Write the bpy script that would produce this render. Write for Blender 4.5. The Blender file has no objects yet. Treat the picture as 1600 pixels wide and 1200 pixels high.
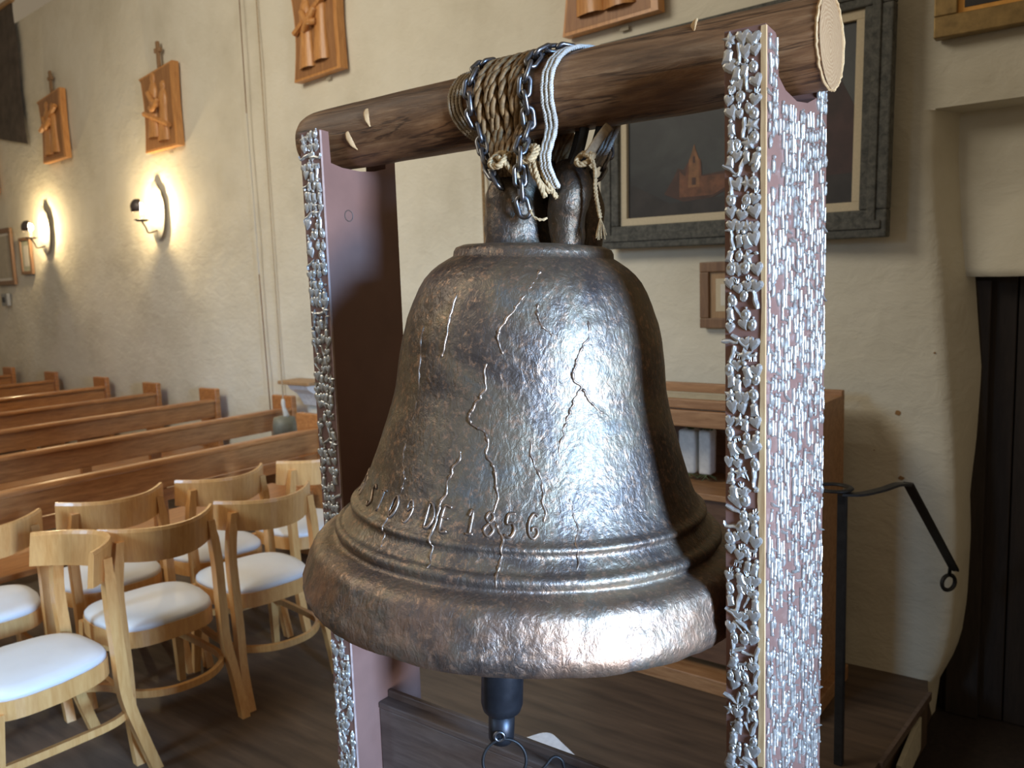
import bpy, math, random
from mathutils import Vector, Matrix, noise
random.seed(7)
PI = math.pi
SC = bpy.context.scene
COL = SC.collection

# ------------------------------------------------------------------ camera, world, big lights, exposure
cam_data = bpy.data.cameras.new('camera')
cam = bpy.data.objects.new('camera', cam_data)
COL.objects.link(cam)
CAM = Vector((0.8617, -1.2278, 1.65))
RX = Vector((0.80333, 0.59459, -0.03365)); RU = Vector((-0.04452, 0.1163, 0.99222)); RF = Vector((-0.59387, 0.79557, -0.1199))
m = Matrix((RX, RU, -RF)).transposed().to_4x4()
m.translation = CAM
cam.matrix_world = m
cam_data.sensor_width = 36; cam_data.lens = 1300 / 1600 * 36
cam_data.clip_start = 0.05
cam_data.dof.use_dof = True; cam_data.dof.focus_distance = 1.35; cam_data.dof.aperture_fstop = 7.0
SC.camera = cam

world = bpy.data.worlds.new('world'); SC.world = world
world.use_nodes = True
wb = world.node_tree.nodes['Background']
wb.inputs[0].default_value = (1.0, 0.79, 0.53, 1); wb.inputs[1].default_value = 0.22

def area(name, loc, target, sx, sy, power, color, spread=PI):
    l = bpy.data.lights.new(name, 'AREA'); l.shape = 'RECTANGLE'; l.size = sx; l.size_y = sy
    l.energy = power; l.color = color; l.spread = spread
    o = bpy.data.objects.new(name, l); COL.objects.link(o); o.location = loc
    o.rotation_euler = (Vector(target) - Vector(loc)).to_track_quat('-Z', 'Y').to_euler()
    return o
# daylight through the entrance door, far along the nave behind the right post
# (the sky seen through the upper half falls on what is low, light from the paving outside rises to what is high)
area('door_skylight', (5.2, -1.35, 2.15), (0, -.35, 1.05), 0.95, 1.0, 36, (0.28, 0.55, 1.0), math.radians(36))
area('door_groundlight', (5.2, -1.35, 1.05), (0, -.35, 1.75), 0.95, 1.0, 17, (0.92, 0.94, 1.0), math.radians(40))
# daylight through a window behind the photographer, over the chairs
area('window_daylight', (-2.6, -4.4, 2.6), (-2.4, 0.2, 0.4), 1.0, 1.3, 20, (0.42, 0.68, 1.0), math.radians(60))
# unseen fill light over the nave, added to brighten the left wall
area('nave_fill', (-3.6, -1.8, 4.6), (-3.2, 2.7, 1.6), 2.5, 1.5, 76, (1.0, 0.93, 0.79), math.radians(130))

SC.view_settings.view_transform = 'Standard'; SC.view_settings.look = 'None'
SC.view_settings.gamma = 1.0; SC.view_settings.use_curve_mapping = False
SC.view_settings.exposure = 0.0

# ------------------------------------------------------------------ materials
def nt(name):
    mt = bpy.data.materials.new(name); mt.use_nodes = True
    n = mt.node_tree.nodes; return mt, n, mt.node_tree.links, n['Principled BSDF']
def coord(n, l, scale=(1, 1, 1)):
    tc = n.new('ShaderNodeTexCoord'); mp = n.new('ShaderNodeMapping'); mp.inputs['Scale'].default_value = scale
    l.new(tc.outputs['Object'], mp.inputs['Vector']); return mp.outputs['Vector']
def noise_tex(n, l, vec, scale, detail=4, rough=.55, dist=0):
    t = n.new('ShaderNodeTexNoise'); t.inputs['Scale'].default_value = scale; t.inputs['Detail'].default_value = detail
    t.inputs['Roughness'].default_value = rough; t.inputs['Distortion'].default_value = dist
    l.new(vec, t.inputs['Vector']); return t.outputs['Fac']
def ramp(n, l, fac, stops):
    r = n.new('ShaderNodeValToRGB'); e = r.color_ramp.elements
    while len(e) < len(stops): e.new(0.5)
    for i, (p, c) in enumerate(stops):
        e[i].position = p; e[i].color = (*c, 1) if len(c) == 3 else c
    l.new(fac, r.inputs['Fac']); return r.outputs['Color']
def bump(n, l, b, h, strength, dist=.01):
    bp = n.new('ShaderNodeBump'); bp.inputs['Strength'].default_value = strength; bp.inputs['Distance'].default_value = dist
    l.new(h, bp.inputs['Height']); l.new(bp.outputs['Normal'], b.inputs['Normal'])
def flat(name, c, rough=.5, metal=0.0, emit=None, nz=0.0, nscale=40, spec=None):
    mt, n, l, b = nt(name)
    b.inputs['Base Color'].default_value = (*c, 1); b.inputs['Roughness'].default_value = rough; b.inputs['Metallic'].default_value = metal
    if spec is not None: b.inputs['Specular IOR Level'].default_value = spec
    if emit:
        b.inputs['Emission Color'].default_value = (*emit[0], 1); b.inputs['Emission Strength'].default_value = emit[1]
    else:
        v = coord(n, l); f = noise_tex(n, l, v, nscale)
        k = nz if nz else .12
        l.new(ramp(n, l, f, [(.3, tuple(x * (1 - k) for x in c)), (.7, tuple(min(1, x * (1 + k)) for x in c))]), b.inputs['Base Color'])
        bump(n, l, b, f, .15, .002)
    return mt
def wood(name, dark, light, scale, rough=.4, coat=0.0, nscale=6, bs=.15):
    mt, n, l, b = nt(name)
    v = coord(n, l, scale)
    f = noise_tex(n, l, v, nscale, 6, .6, .6)
    f2 = noise_tex(n, l, coord(n, l, tuple(s * 4 for s in scale)), nscale, 3)
    mx = n.new('ShaderNodeMath'); mx.operation = 'MULTIPLY_ADD'; mx.inputs[1].default_value = .35
    l.new(f2, mx.inputs[0]); l.new(f, mx.inputs[2])
    l.new(ramp(n, l, mx.outputs[0], [(.45, dark), (.85, light)]), b.inputs['Base Color'])
    b.inputs['Roughness'].default_value = rough
    if coat: b.inputs['Coat Weight'].default_value = coat; b.inputs['Coat Roughness'].default_value = .15
    bump(n, l, b, mx.outputs[0], bs, .004)
    return mt

def plaster():
    mt, n, l, b = nt('adobe_plaster')
    v = coord(n, l)
    f = noise_tex(n, l, v, 1.6, 5, .6)
    l.new(ramp(n, l, f, [(.3, (.59, .54, .42)), (.5, (.68, .63, .505)), (.72, (.735, .69, .57))]), b.inputs['Base Color'])
    b.inputs['Roughness'].default_value = .85
    f2 = noise_tex(n, l, coord(n, l, (1, 1, 1.4)), 9, 6, .6, .4)
    bump(n, l, b, f2, .45, .02)
    return mt
def bronze(name='aged_bronze', k=1.0):
    mt, n, l, b = nt(name)
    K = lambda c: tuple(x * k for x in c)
    v = coord(n, l)
    big = noise_tex(n, l, v, 7, 6, .65, .5)
    fine = noise_tex(n, l, v, 95, 5, .7)
    base = ramp(n, l, big, [(.30, K((.095, .080, .076))), (.45, K((.175, .145, .122))), (.58, K((.25, .205, .145))), (.72, K((.19, .195, .185)))])
    hi = ramp(n, l, fine, [(.52, (0, 0, 0)), (.68, (1, 1, 1))])
    mx = n.new('ShaderNodeMix'); mx.data_type = 'RGBA'
    l.new(hi, mx.inputs['Factor']); l.new(base, mx.inputs['A']); mx.inputs['B'].default_value = (.46 * k, .30 * k, .20 * k, 1)
    sx = n.new('ShaderNodeSeparateXYZ'); l.new(v, sx.inputs[0])
    zr = n.new('ShaderNodeMapRange'); zr.inputs['From Min'].default_value = 1.215; zr.inputs['From Max'].default_value = 1.165; zr.inputs['To Max'].default_value = .85
    l.new(sx.outputs['Z'], zr.inputs['Value'])
    patch = ramp(n, l, noise_tex(n, l, v, 11, 6, .7, .6), [(.40, (.05, .05, .05)), (.60, (1, 1, 1))])
    fm = n.new('ShaderNodeMath'); fm.operation = 'MULTIPLY'; l.new(zr.outputs['Result'], fm.inputs[0]); l.new(patch, fm.inputs[1])
    mw = n.new('ShaderNodeMix'); mw.data_type = 'RGBA'; l.new(fm.outputs[0], mw.inputs['Factor'])
    l.new(mx.outputs['Result'], mw.inputs['A']); mw.inputs['B'].default_value = (.42 * k, .255 * k, .165 * k, 1)
    l.new(mw.outputs['Result'], b.inputs['Base Color'])
    b.inputs['Metallic'].default_value = .85
    rr = n.new('ShaderNodeMapRange'); rr.inputs['To Min'].default_value = .34; rr.inputs['To Max'].default_value = .58
    l.new(big, rr.inputs['Value']); l.new(rr.outputs['Result'], b.inputs['Roughness'])
    vor = n.new('ShaderNodeTexVoronoi'); vor.inputs['Scale'].default_value = 42; l.new(v, vor.inputs['Vector'])
    nn = noise_tex(n, l, coord(n, l, (1, 1, .6)), 85, 4, .6, 1.2)
    n3 = noise_tex(n, l, v, 22, 5, .6, .8)
    a1 = n.new('ShaderNodeMath'); a1.operation = 'MULTIPLY_ADD'; a1.inputs[1].default_value = .35
    l.new(vor.outputs['Distance'], a1.inputs[0]); l.new(nn, a1.inputs[2])
    a2 = n.new('ShaderNodeMath'); a2.operation = 'MULTIPLY_ADD'; a2.inputs[1].default_value = 1.3
    l.new(n3, a2.inputs[0]); l.new(a1.outputs[0], a2.inputs[2])
    bump(n, l, b, a2.outputs[0], .40, .005)
    return mt
def log_wood():
    mt, n, l, b = nt('peeled_log')
    v = coord(n, l, (1, 9, 9))
    f = noise_tex(n, l, v, 6, 8, .7, .5)
    st = noise_tex(n, l, coord(n, l, (1, 2.2, 2.2)), 3.2, 4, .6)
    c1 = ramp(n, l, f, [(.30, (.085, .038, .016)), (.5, (.23, .112, .046)), (.74, (.44, .26, .125))])
    ck = noise_tex(n, l, coord(n, l, (1, 13, 13)), 1.7, 5, .6, .4)
    c3 = ramp(n, l, ck, [(.468, (1, 1, 1)), (.490, (.22, .18, .16)), (.500, (.22, .18, .16)), (.520, (1, 1, 1))])
    c2 = ramp(n, l, st, [(.40, (.42, .38, .36)), (.56, (1, 1, 1))])
    mx = n.new('ShaderNodeMix'); mx.data_type = 'RGBA'; mx.blend_type = 'MULTIPLY'; mx.inputs['Factor'].default_value = .75
    l.new(c1, mx.inputs['A']); l.new(c2, mx.inputs['B'])
    my = n.new('ShaderNodeMix'); my.data_type = 'RGBA'; my.blend_type = 'MULTIPLY'; my.inputs['Factor'].default_value = .8
    l.new(mx.outputs['Result'], my.inputs['A']); l.new(c3, my.inputs['B']); l.new(my.outputs['Result'], b.inputs['Base Color'])
    b.inputs['Roughness'].default_value = .5
    bump(n, l, b, f, .5, .006)
    return mt
def end_grain():
    mt, n, l, b = nt('sawn_end_grain')
    w = n.new('ShaderNodeTexWave'); w.wave_type = 'RINGS'; w.rings_direction = 'X'; w.inputs['Scale'].default_value = 55
    w.inputs['Distortion'].default_value = 9; w.inputs['Detail'].default_value = 3
    l.new(coord(n, l), w.inputs['Vector'])
    l.new(ramp(n, l, w.outputs['Fac'], [(.1, (.33, .195, .09)), (.9, (.41, .26, .13))]), b.inputs['Base Color'])
    b.inputs['Roughness'].default_value = .8
    bump(n, l, b, w.outputs['Fac'], .2, .003)
    return mt
def floor_mat():
    mt, n, l, b = nt('worn_dark_floorboards')
    f = noise_tex(n, l, coord(n, l, (1, 9, 1)), 2.2, 6, .6, .3)
    f2 = noise_tex(n, l, coord(n, l), 1.3, 4)
    c = ramp(n, l, f, [(.3, (.055, .037, .026)), (.6, (.110, .072, .048)), (.8, (.16, .108, .072))])
    l.new(c, b.inputs['Base Color'])
    rr = n.new('ShaderNodeMapRange'); rr.inputs['To Min'].default_value = .38; rr.inputs['To Max'].default_value = .7
    l.new(f2, rr.inputs['Value']); l.new(rr.outputs['Result'], b.inputs['Roughness'])
    bump(n, l, b, f, .2, .004)
    return mt

M = {}
M['plaster'] = plaster(); M['bronze'] = bronze(); M['log'] = log_wood(); M['endgrain'] = end_grain(); M['floor'] = floor_mat()
M['bronze_worn'] = flat('worn_coppery_bronze', (.33, .245, .185), .42, .85, nz=.45, nscale=90)
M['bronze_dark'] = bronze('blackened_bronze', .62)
M['log_dark'] = flat('dark_log_end', (.045, .035, .03), .6)  # darker than the trunk
M['brown_paint'] = flat('brown_painted_board', (.22, .118, .092), .38, nz=.10, nscale=9)
M['edge_glint'] = flat('edge_highlight_paint', (.42, .30, .26), .5, nz=.3, nscale=30)  # pale tone stands in for the highlight on the left post's bevel
M['raw_wood'] = wood('raw_chipped_wood', (.42, .24, .10), (.70, .49, .25), (6, 6, 1), .7)
M['dark_board'] = wood('dark_stained_board', (.085, .056, .043), (.15, .105, .082), (1, 8, 8), .5)
M['silver'] = flat('silvered_charm', (.60, .585, .54), .38, .72, nz=.12, nscale=60)
M['chain'] = flat('galvanised_chain', (.24, .24, .25), .38, 1.0, nz=.3, nscale=60)
M['manila'] = flat('manila_rope', (.25, .15, .062), .7, nz=.5, nscale=120)
M['jute'] = flat('pale_jute', (.50, .36, .19), .85, nz=.3, nscale=150)
M['cord_white'] = flat('white_braided_cord', (.56, .53, .46), .7, nz=.15, nscale=200)
M['cord_tan'] = flat('tan_cord', (.40, .31, .20), .8, nz=.25, nscale=120)
M['iron'] = flat('black_iron', (.025, .024, .024), .5, .4, nz=.3)
M['clapper'] = flat('dark_clapper_iron', (.05, .052, .06), .42, .8, nz=.25, nscale=30)
M['chair'] = wood('beech_chair', (.54, .26, .078), (.68, .375, .135), (8, 8, 1), .35, .3)
M['vinyl'] = flat('white_vinyl_seat', (.70, .70, .69), .45, nz=.03, nscale=8)
M['pew'] = wood('varnished_pine_pew', (.27, .098, .028), (.50, .215, .068), (10, 1, 10), .35, .35)
M['carving'] = wood('carved_pine', (.42, .17, .045), (.66, .32, .10), (9, 9, 1), .45, .15)
M['carving_face'] = wood('carved_pine_ground', (.25, .105, .035), (.38, .18, .065), (9, 9, 1), .5)
M['carving_dark'] = wood('carved_pine_cross', (.22, .12, .05), (.36, .21, .10), (9, 9, 1), .6)
M['tin'] = flat('pale_tin', (.55, .53, .48), .4, .6, nz=.1)
M['tin_dark'] = flat('tarnished_tin', (.13, .11, .10), .45, .7, nz=.2)
M['bulb'] = flat('lit_bulb', (1, 1, 1), .5, emit=((1.0, .76, .42), 900))
M['hide'] = flat('dark_hide', (.085, .066, .052), .85, nz=.35, nscale=7)
M['frame_brown'] = wood('brown_frame', (.14, .07, .035), (.25, .14, .07), (10, 10, 1), .5)
M['frame_tan'] = wood('tan_frame', (.28, .16, .07), (.42, .26, .13), (10, 10, 1), .5)
M['frame_grey'] = wood('weathered_grey_frame', (.030, .031, .028), (.115, .112, .095), (3, 3, 3), .75, nscale=12)
M['frame_gold'] = flat('antique_gold_frame', (.27, .175, .065), .45, .5, nz=.25, nscale=30)
M['gold_liner'] = flat('bright_gold_liner', (.75, .38, .10), .35, .6)
M['linen'] = flat('linen_liner', (.58, .49, .34), .9, nz=.06, nscale=150)
M['paper'] = flat('printed_paper', (.66, .62, .53), .8, nz=.05)
M['paper_dark'] = flat('brown_print', (.42, .37, .28), .8, nz=.1, nscale=20)
M['mat_green'] = flat('grey_green_mat', (.42, .43, .32), .8)
M['grey_plastic'] = flat('grey_plastic', (.28, .28, .27), .5)
M['cabinet'] = wood('cabinet_pine', (.27, .125, .05), (.45, .24, .11), (1, 8, 8), .5)
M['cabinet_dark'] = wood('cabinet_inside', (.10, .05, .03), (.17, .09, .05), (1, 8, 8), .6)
M['pale_cloth'] = flat('pale_display_cloth', (.58, .54, .42), .8)
M['white_cloth'] = flat('white_cotton', (.72, .71, .68), .85)
M['foliage'] = flat('dry_foliage', (.10, .12, .045), .8)
M['white_stone'] = flat('white_glaze', (.80, .80, .80), .4)
M['edge_shade'] = flat('navy_shaded_edge', (.02, .025, .09), .4)  # navy stands in for the white top's side lying in shadow
M['door'] = wood('shaded_door', (.016, .011, .009), (.034, .023, .018), (9, 9, 1), .7)  # near-black: the shade of the unlit doorway is put into the colour
M['cream_plate'] = flat('cream_plate', (.60, .55, .42), .6)
M['brass'] = flat('green_brass', (.35, .33, .22), .35, .8)
M['stain'] = flat('rust_stain', (.30, .16, .06), .9)
M['lead'] = flat('grey_weight', (.20, .20, .16), .6, .3)

# ------------------------------------------------------------------ mesh helpers
def link(name, me, mat=None, parent=None, smooth=False):
    o = bpy.data.objects.new(name, me); COL.objects.link(o)
    if mat is not None:
        me.materials.clear(); me.materials.append(mat)
    if smooth:
        me.polygons.foreach_set('use_smooth', [True] * len(me.polygons))
    if parent is not None: o.parent = parent
    return o
def mesh(name, v, f):
    me = bpy.data.meshes.new(name); me.from_pydata([tuple(p) for p in v], [], f); me.update(); return me
def obj(name, vf, mat, parent=None, smooth=False):
    return link(name, mesh(name, *vf), mat, parent, smooth)
def tag(o, label, cat, group=None, kind=None):
    o['label'] = label
    if cat: o['category'] = cat
    if group: o['group'] = group
    if kind: o['kind'] = kind
    return o
def thing(name, label, cat, loc=(0, 0, 0), rz=0, group=None):
    o = bpy.data.objects.new(name, None); COL.objects.link(o); o.location = loc; o.rotation_euler = (0, 0, rz); o.empty_display_size = .05
    return tag(o, label, cat, group)
def cat_vf(*vfs):
    V, F = [], []
    for v, f in vfs:
        k = len(V); V += list(v); F += [[i + k for i in q] for q in f]
    return V, F
def tf(vf, mtx):
    return [mtx @ Vector(p) for p in vf[0]], vf[1]
def box(x0, x1, y0, y1, z0, z1, ch=0.0):
    if ch <= 0:
        v = [(x0, y0, z0), (x1, y0, z0), (x1, y1, z0), (x0, y1, z0), (x0, y0, z1), (x1, y0, z1), (x1, y1, z1), (x0, y1, z1)]
        f = [(3, 2, 1, 0), (4, 5, 6, 7), (0, 1, 5, 4), (1, 2, 6, 5), (2, 3, 7, 6), (3, 0, 4, 7)]
        return v, f
    import bmesh
    bm = bmesh.new()
    bmesh.ops.create_cube(bm, size=1)
    for q in bm.verts:
        q.co = Vector(((x0 + x1) / 2 + q.co.x * (x1 - x0), (y0 + y1) / 2 + q.co.y * (y1 - y0), (z0 + z1) / 2 + q.co.z * (z1 - z0)))
    bmesh.ops.bevel(bm, geom=list(bm.edges), offset=ch, segments=2, affect='EDGES', profile=.5)
    bm.verts.index_update()
    v = [tuple(q.co) for q in bm.verts]; f = [[q.index for q in p.verts] for p in bm.faces]
    bm.free(); return v, f
def prism(poly, a0, a1, axis='x'):
    """poly of 2D points extruded along axis from a0 to a1"""
    n = len(poly)
    def P(a, p):
        return (a, p[0], p[1]) if axis == 'x' else ((p[0], a, p[1]) if axis == 'y' else (p[0], p[1], a))
    v = [P(a0, p) for p in poly] + [P(a1, p) for p in poly]
    f = [[(i + 1) % n, i, i + n, (i + 1) % n + n] for i in range(n)]
    f += [list(range(n)), list(range(2 * n - 1, n - 1, -1))]
    ar = sum(poly[i][0] * poly[(i + 1) % n][1] - poly[(i + 1) % n][0] * poly[i][1] for i in range(n))
    flip = (ar > 0) != (a1 < a0)
    if axis == 'y': flip = not flip
    if flip: f = [q[::-1] for q in f]
    return v, [q[::-1] for q in f]
def catmull(pts, n):
    pts = [Vector(p) for p in pts]; out = []
    for i in range(len(pts) - 1):
        p0 = pts[max(i - 1, 0)]; p1 = pts[i]; p2 = pts[i + 1]; p3 = pts[min(i + 2, len(pts) - 1)]
        for k in range(n):
            t = k / n
            out.append(.5 * ((2 * p1) + (p2 - p0) * t + (2 * p0 - 5 * p1 + 4 * p2 - p3) * t * t + (3 * p1 - p0 - 3 * p2 + p3) * t ** 3))
    out.append(pts[-1]); return out
def frames(path):
    path = [Vector(p) for p in path]; fr = []; nrm = None
    for i, p in enumerate(path):
        t = (path[min(i + 1, len(path) - 1)] - path[max(i - 1, 0)])
        t = t.normalized() if t.length > 1e-9 else Vector((0, 0, 1))
        if nrm is None:
            nrm = t.orthogonal().normalized()
        nrm = (nrm - t * nrm.dot(t))
        nrm = nrm.normalized() if nrm.length > 1e-6 else t.orthogonal().normalized()
        fr.append((p, t, nrm, t.cross(nrm)))
    return fr
def tube(path, r, seg=8, flat_n=1.0, jit=0.0, caps=True):
    fr = frames(path); n = len(fr); v = []; f = []
    for i, (p, t, a, b) in enumerate(fr):
        rr = r[i] if isinstance(r, (list, tuple)) else r
        for k in range(seg):
            an = 2 * PI * k / seg
            q = p + a * math.cos(an) * rr + b * math.sin(an) * rr * flat_n
            if jit: q = q + noise.noise_vector(q * 30) * jit
            v.append(q)
    for i in range(n - 1):
        for k in range(seg):
            k2 = (k + 1) % seg
            f.append([i * seg + k, i * seg + k2, (i + 1) * seg + k2, (i + 1) * seg + k])
    if caps:
        f.append(list(range(seg - 1, -1, -1))); f.append([(n - 1) * seg + k for k in range(seg)])
    return v, f
def rope(path, r, turns_per_m, strands=3, seg=6, step=.006):
    pts = [Vector(p) for p in path]
    d = [0]
    for i in range(1, len(pts)): d.append(d[-1] + (pts[i] - pts[i - 1]).length)
    n = max(4, int(d[-1] / step)); res = []; j = 0
    for k in range(n + 1):
        s = d[-1] * k / n
        while j < len(d) - 2 and d[j + 1] < s: j += 1
        u = (s - d[j]) / max(1e-9, d[j + 1] - d[j]); res.append(pts[j].lerp(pts[j + 1], min(1, u)))
    fr = frames(res); out = []
    for q in range(strands):
        pp = []
        for k, (p, t, a, b) in enumerate(fr):
            an = 2 * PI * (q / strands + turns_per_m * d[-1] * k / n)
            pp.append(p + (a * math.cos(an) + b * math.sin(an)) * r * .5)
        out.append(tube(pp, r * .56, seg))
    return cat_vf(*out)
def lathe(profile, seg=48, closed=False):
    v = []; f = []; n = len(profile)
    for r, z in profile:
        for k in range(seg):
            a = 2 * PI * k / seg; v.append((r * math.cos(a), r * math.sin(a), z))
    for i in range(n - 1):
        for k in range(seg):
            k2 = (k + 1) % seg
            f.append([i * seg + k2, i * seg + k, (i + 1) * seg + k, (i + 1) * seg + k2])
    return v, f
def torus(R, r, seg=32, s2=8, arc=2 * PI, a0=0):
    v = []; f = []; full = abs(arc - 2 * PI) < 1e-6; n = seg if full else seg + 1
    for i in range(n):
        a = a0 + arc * i / seg
        for k in range(s2):
            b = 2 * PI * k / s2
            v.append(((R + r * math.cos(b)) * math.cos(a), (R + r * math.cos(b)) * math.sin(a), r * math.sin(b)))
    for i in range(seg):
        for k in range(s2):
            i2 = (i + 1) % n; k2 = (k + 1) % s2
            f.append([i * s2 + k, i2 * s2 + k, i2 * s2 + k2, i * s2 + k2])
    return v, f
def ball(c, r, su=12, sv=8, sc=(1, 1, 1)):
    v = []; f = []
    for i in range(sv + 1):
        th = PI * i / sv
        for k in range(su):
            a = 2 * PI * k / su
            v.append((c[0] + r * sc[0] * math.sin(th) * math.cos(a), c[1] + r * sc[1] * math.sin(th) * math.sin(a), c[2] + r * sc[2] * math.cos(th)))
    for i in range(sv):
        for k in range(su):
            k2 = (k + 1) % su
            f.append([i * su + k, (i + 1) * su + k, (i + 1) * su + k2, i * su + k2])
    return v, f
def wall_y(x):
    if x < -5.2: return 2.7 + (-5.2 - x) * .07
    if x < -3.8: return 2.7
    if x > -.2: return 2.3
    return 2.7 - (x + 3.8) / 3.6 * .4
def wall_rz(x):
    """angle of the wall's run at x"""
    return math.atan2(wall_y(x + .2) - wall_y(x - .2), .4)

# ------------------------------------------------------------------ the room
JAMB = [(-.3, .24), (-.035, .265), (.0, .295), (.138, .336), (.3, .354), (.588, .36), (.965, .341), (1.31, .31), (1.626, .282), (1.867, .252), (2.058, .238), (2.245, .238)]
def jamb_x(z):
    if z <= JAMB[0][0]: return JAMB[0][1]
    for (z0, x0), (z1, x1) in zip(JAMB, JAMB[1:]):
        if z <= z1: return x0 + (x1 - x0) * (z - z0) / (z1 - z0)
    return JAMB[-1][1]
def wn(x, z, y):
    p = Vector((x * 1.3, 0, z * 1.3))
    return y + noise.noise(p) * .012 + noise.noise(p * 4.1) * .005
def build_wall():
    xs = [-12 + 12.0 * i / 150 for i in range(150)]
    V, F = [], []
    zl = [-.3 + 2.545 * i / 44 for i in range(45)]
    nx = len(xs) + 5
    for z in zl:
        J = jamb_x(z)
        for x in xs: V.append((x, wn(x, z, wall_y(x)), z))
        for i, (dx, dy) in enumerate([(-.12, 0), (-.05, .0), (-.016, .006), (0, .03), (.018 + .062 * min(1, max(0, (z - .75) / .5)), .21)]):
            x = J + dx; V.append((x, wn(x, z, wall_y(x)) + dy, z))
    for j in range(len(zl) - 1):
        for i in range(nx - 1):
            a = j * nx + i; F.append([a, a + 1, a + nx + 1, a + nx])
    base = len(V)
    xs2 = xs + [.118, .188, .222, .238, .35, .6, 1.0, 1.6]; n2 = len(xs2)
    zu = [2.245 + 2.2 * i / 36 for i in range(37)]
    for x in xs2: V.append((x, wn(x, 2.245, wall_y(x)) + .23, 2.240))
    for x in xs2: V.append((x, wn(x, 2.245, wall_y(x)), 2.2449))
    for i in range(n2 - 1):
        if xs2[i] >= .237: a = base + i; F.append([a, a + 1, a + n2 + 1, a + n2])
    base = len(V)
    # the upper wall
    for z in zu:
        for x in xs2: V.append((x, wn(x, z, wall_y(x)), z))
    for j in range(len(zu) - 1):
        for i in range(n2 - 1):
            a = base + j * n2 + i; F.append([a, a + 1, a + n2 + 1, a + n2])
    return V, F
w = obj('wall_back', build_wall(), M['plaster'], smooth=True); w['kind'] = 'structure'
w['label'] = 'uneven cream adobe plaster wall with hung carvings and pictures'
# plaster back of the recess over the door, with its lump above the lintel
def build_recess():
    V, F = [], []; nx, nz = 30, 18
    for j in range(nz + 1):
        for i in range(nx + 1):
            x = .2 + 1.4 * i / nx; t = j / nz; z = 1.615 + .63 * t
            lump = .15 * math.exp(-((x - .64) / .20) ** 2) * max(0, 1 - t / .45) ** .6
            V.append((x, 2.47 - lump + noise.noise(Vector((x * 3, 2, z * 3))) * .008, z + (.02 * noise.noise(Vector((x * 5, 7, 0))) if j == 0 else 0)))
    for j in range(nz):
        for i in range(nx):
            a = j * (nx + 1) + i; F.append([a, a + 1, a + nx + 2, a + nx + 1])
    k = len(V)
    for i in range(nx + 1):
        x = .2 + 1.4 * i / nx; V.append((x, 2.66, 1.615))
    for i in range(nx): F.append([k + i, k + i + 1, i + 1, i])
    return V, F
o = obj('wall_recess', build_recess(), M['plaster'], smooth=True); o['kind'] = 'structure'
o['label'] = 'plastered recess in the adobe wall above the dark doorway'
for cx, cz, r in ((.135, 1.089, .013), (.153, .826, .011), (.262, 1.33, .004), (.05, .93, .003)):
    ch = [(cx + r * (.7 + .5 * random.random()) * math.cos(k * PI / 5), cz + r * (.6 + .4 * random.random()) * math.sin(k * PI / 5)) for k in range(10)]
    obj('plaster_chip', prism(ch, wn(cx, cz, 2.3) - .0025, wn(cx, cz, 2.3) + .006, 'y'), M['stain'], w)
d = bpy.data.objects.new('door_1', None); COL.objects.link(d); d['kind'] = 'structure'; d['label'] = 'wooden door deep in the adobe doorway, its shade painted in'
for i in range(5):
    obj('plank', box(.27 + .24 * i, .505 + .24 * i, 2.56, 2.60, -.22, 1.68, .004), M['door'], d)
obj('backing', box(.2, 1.6, 2.62, 2.66, -.24, 1.70), M['door'], d)
o = obj('trim_1', cat_vf(box(.30, .42, 2.52, 2.56, -.22, 1.60, .004)), M['door']); o['kind'] = 'structure'; o['label'] = 'dark door post beside the doorway jamb'
# upper floor ends in a step towards the doorway
fl = obj('floor', prism([(-12, -5), (6, -5), (6, 1.25), (.222, 1.25), (.242, 1.58), (.286, 2.215), (.262, 2.34), (.25, 3.3), (-12, 3.3)], 0, -.22, 'z'), M['floor']); fl['kind'] = 'structure'
fl['label'] = 'dark worn wooden floor ending in a step by the doorway'
fl = obj('floor_lower', box(.15, 3, 1.2, 3.0, -.26, -.222), M['door']); fl['kind'] = 'structure'; fl['label'] = 'sunken dark floor in front of the doorway'
o = obj('trim_2', prism([(.285, 1.25), (.242, 1.6), (.286, 2.21), (.30, 2.21), (.256, 1.6), (.24, 1.25)][1:5], -.028, .002, 'z'), M['dark_board']); o['kind'] = 'structure'; o['label'] = 'dark nosing along the floor step'

# ------------------------------------------------------------------ the bell
TILT = Matrix.Translation((0, 0, 1.66)) @ Matrix.Rotation(math.radians(3.0), 4, Vector((-.5745, .8185, 0))) @ Matrix.Translation((0, 0, -1.66))
bell = thing('bell', 'cracked old bronze bell dated 1856, hung from the log by chain and rope', 'bell')
bell.matrix_world = TILT
OUT = [(.0, 1.718), (.05, 1.718), (.09, 1.717), (.125, 1.714), (.138, 1.709), (.142, 1.702), (.143, 1.694), (.150, 1.690), (.168, 1.678), (.181, 1.667), (.193, 1.653), (.203, 1.636), (.2125, 1.614), (.2235, 1.583), (.231, 1.55),
       (.2375, 1.507), (.243, 1.465), (.250, 1.435), (.258, 1.407), (.268, 1.373), (.2785, 1.34), (.287, 1.315), (.2965, 1.292), (.305, 1.276), (.3105, 1.268), (.317, 1.265), (.321, 1.261), (.321, 1.256), (.317, 1.252),
       (.320, 1.246), (.328, 1.236), (.334, 1.229), (.343, 1.227), (.348, 1.222), (.349, 1.216), (.345, 1.210), (.344, 1.205), (.352, 1.202), (.366, 1.199), (.378, 1.194), (.387, 1.184), (.394, 1.165), (.400, 1.145), (.405, 1.125), (.404, 1.112), (.399, 1.102), (.390, 1.098)]
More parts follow.
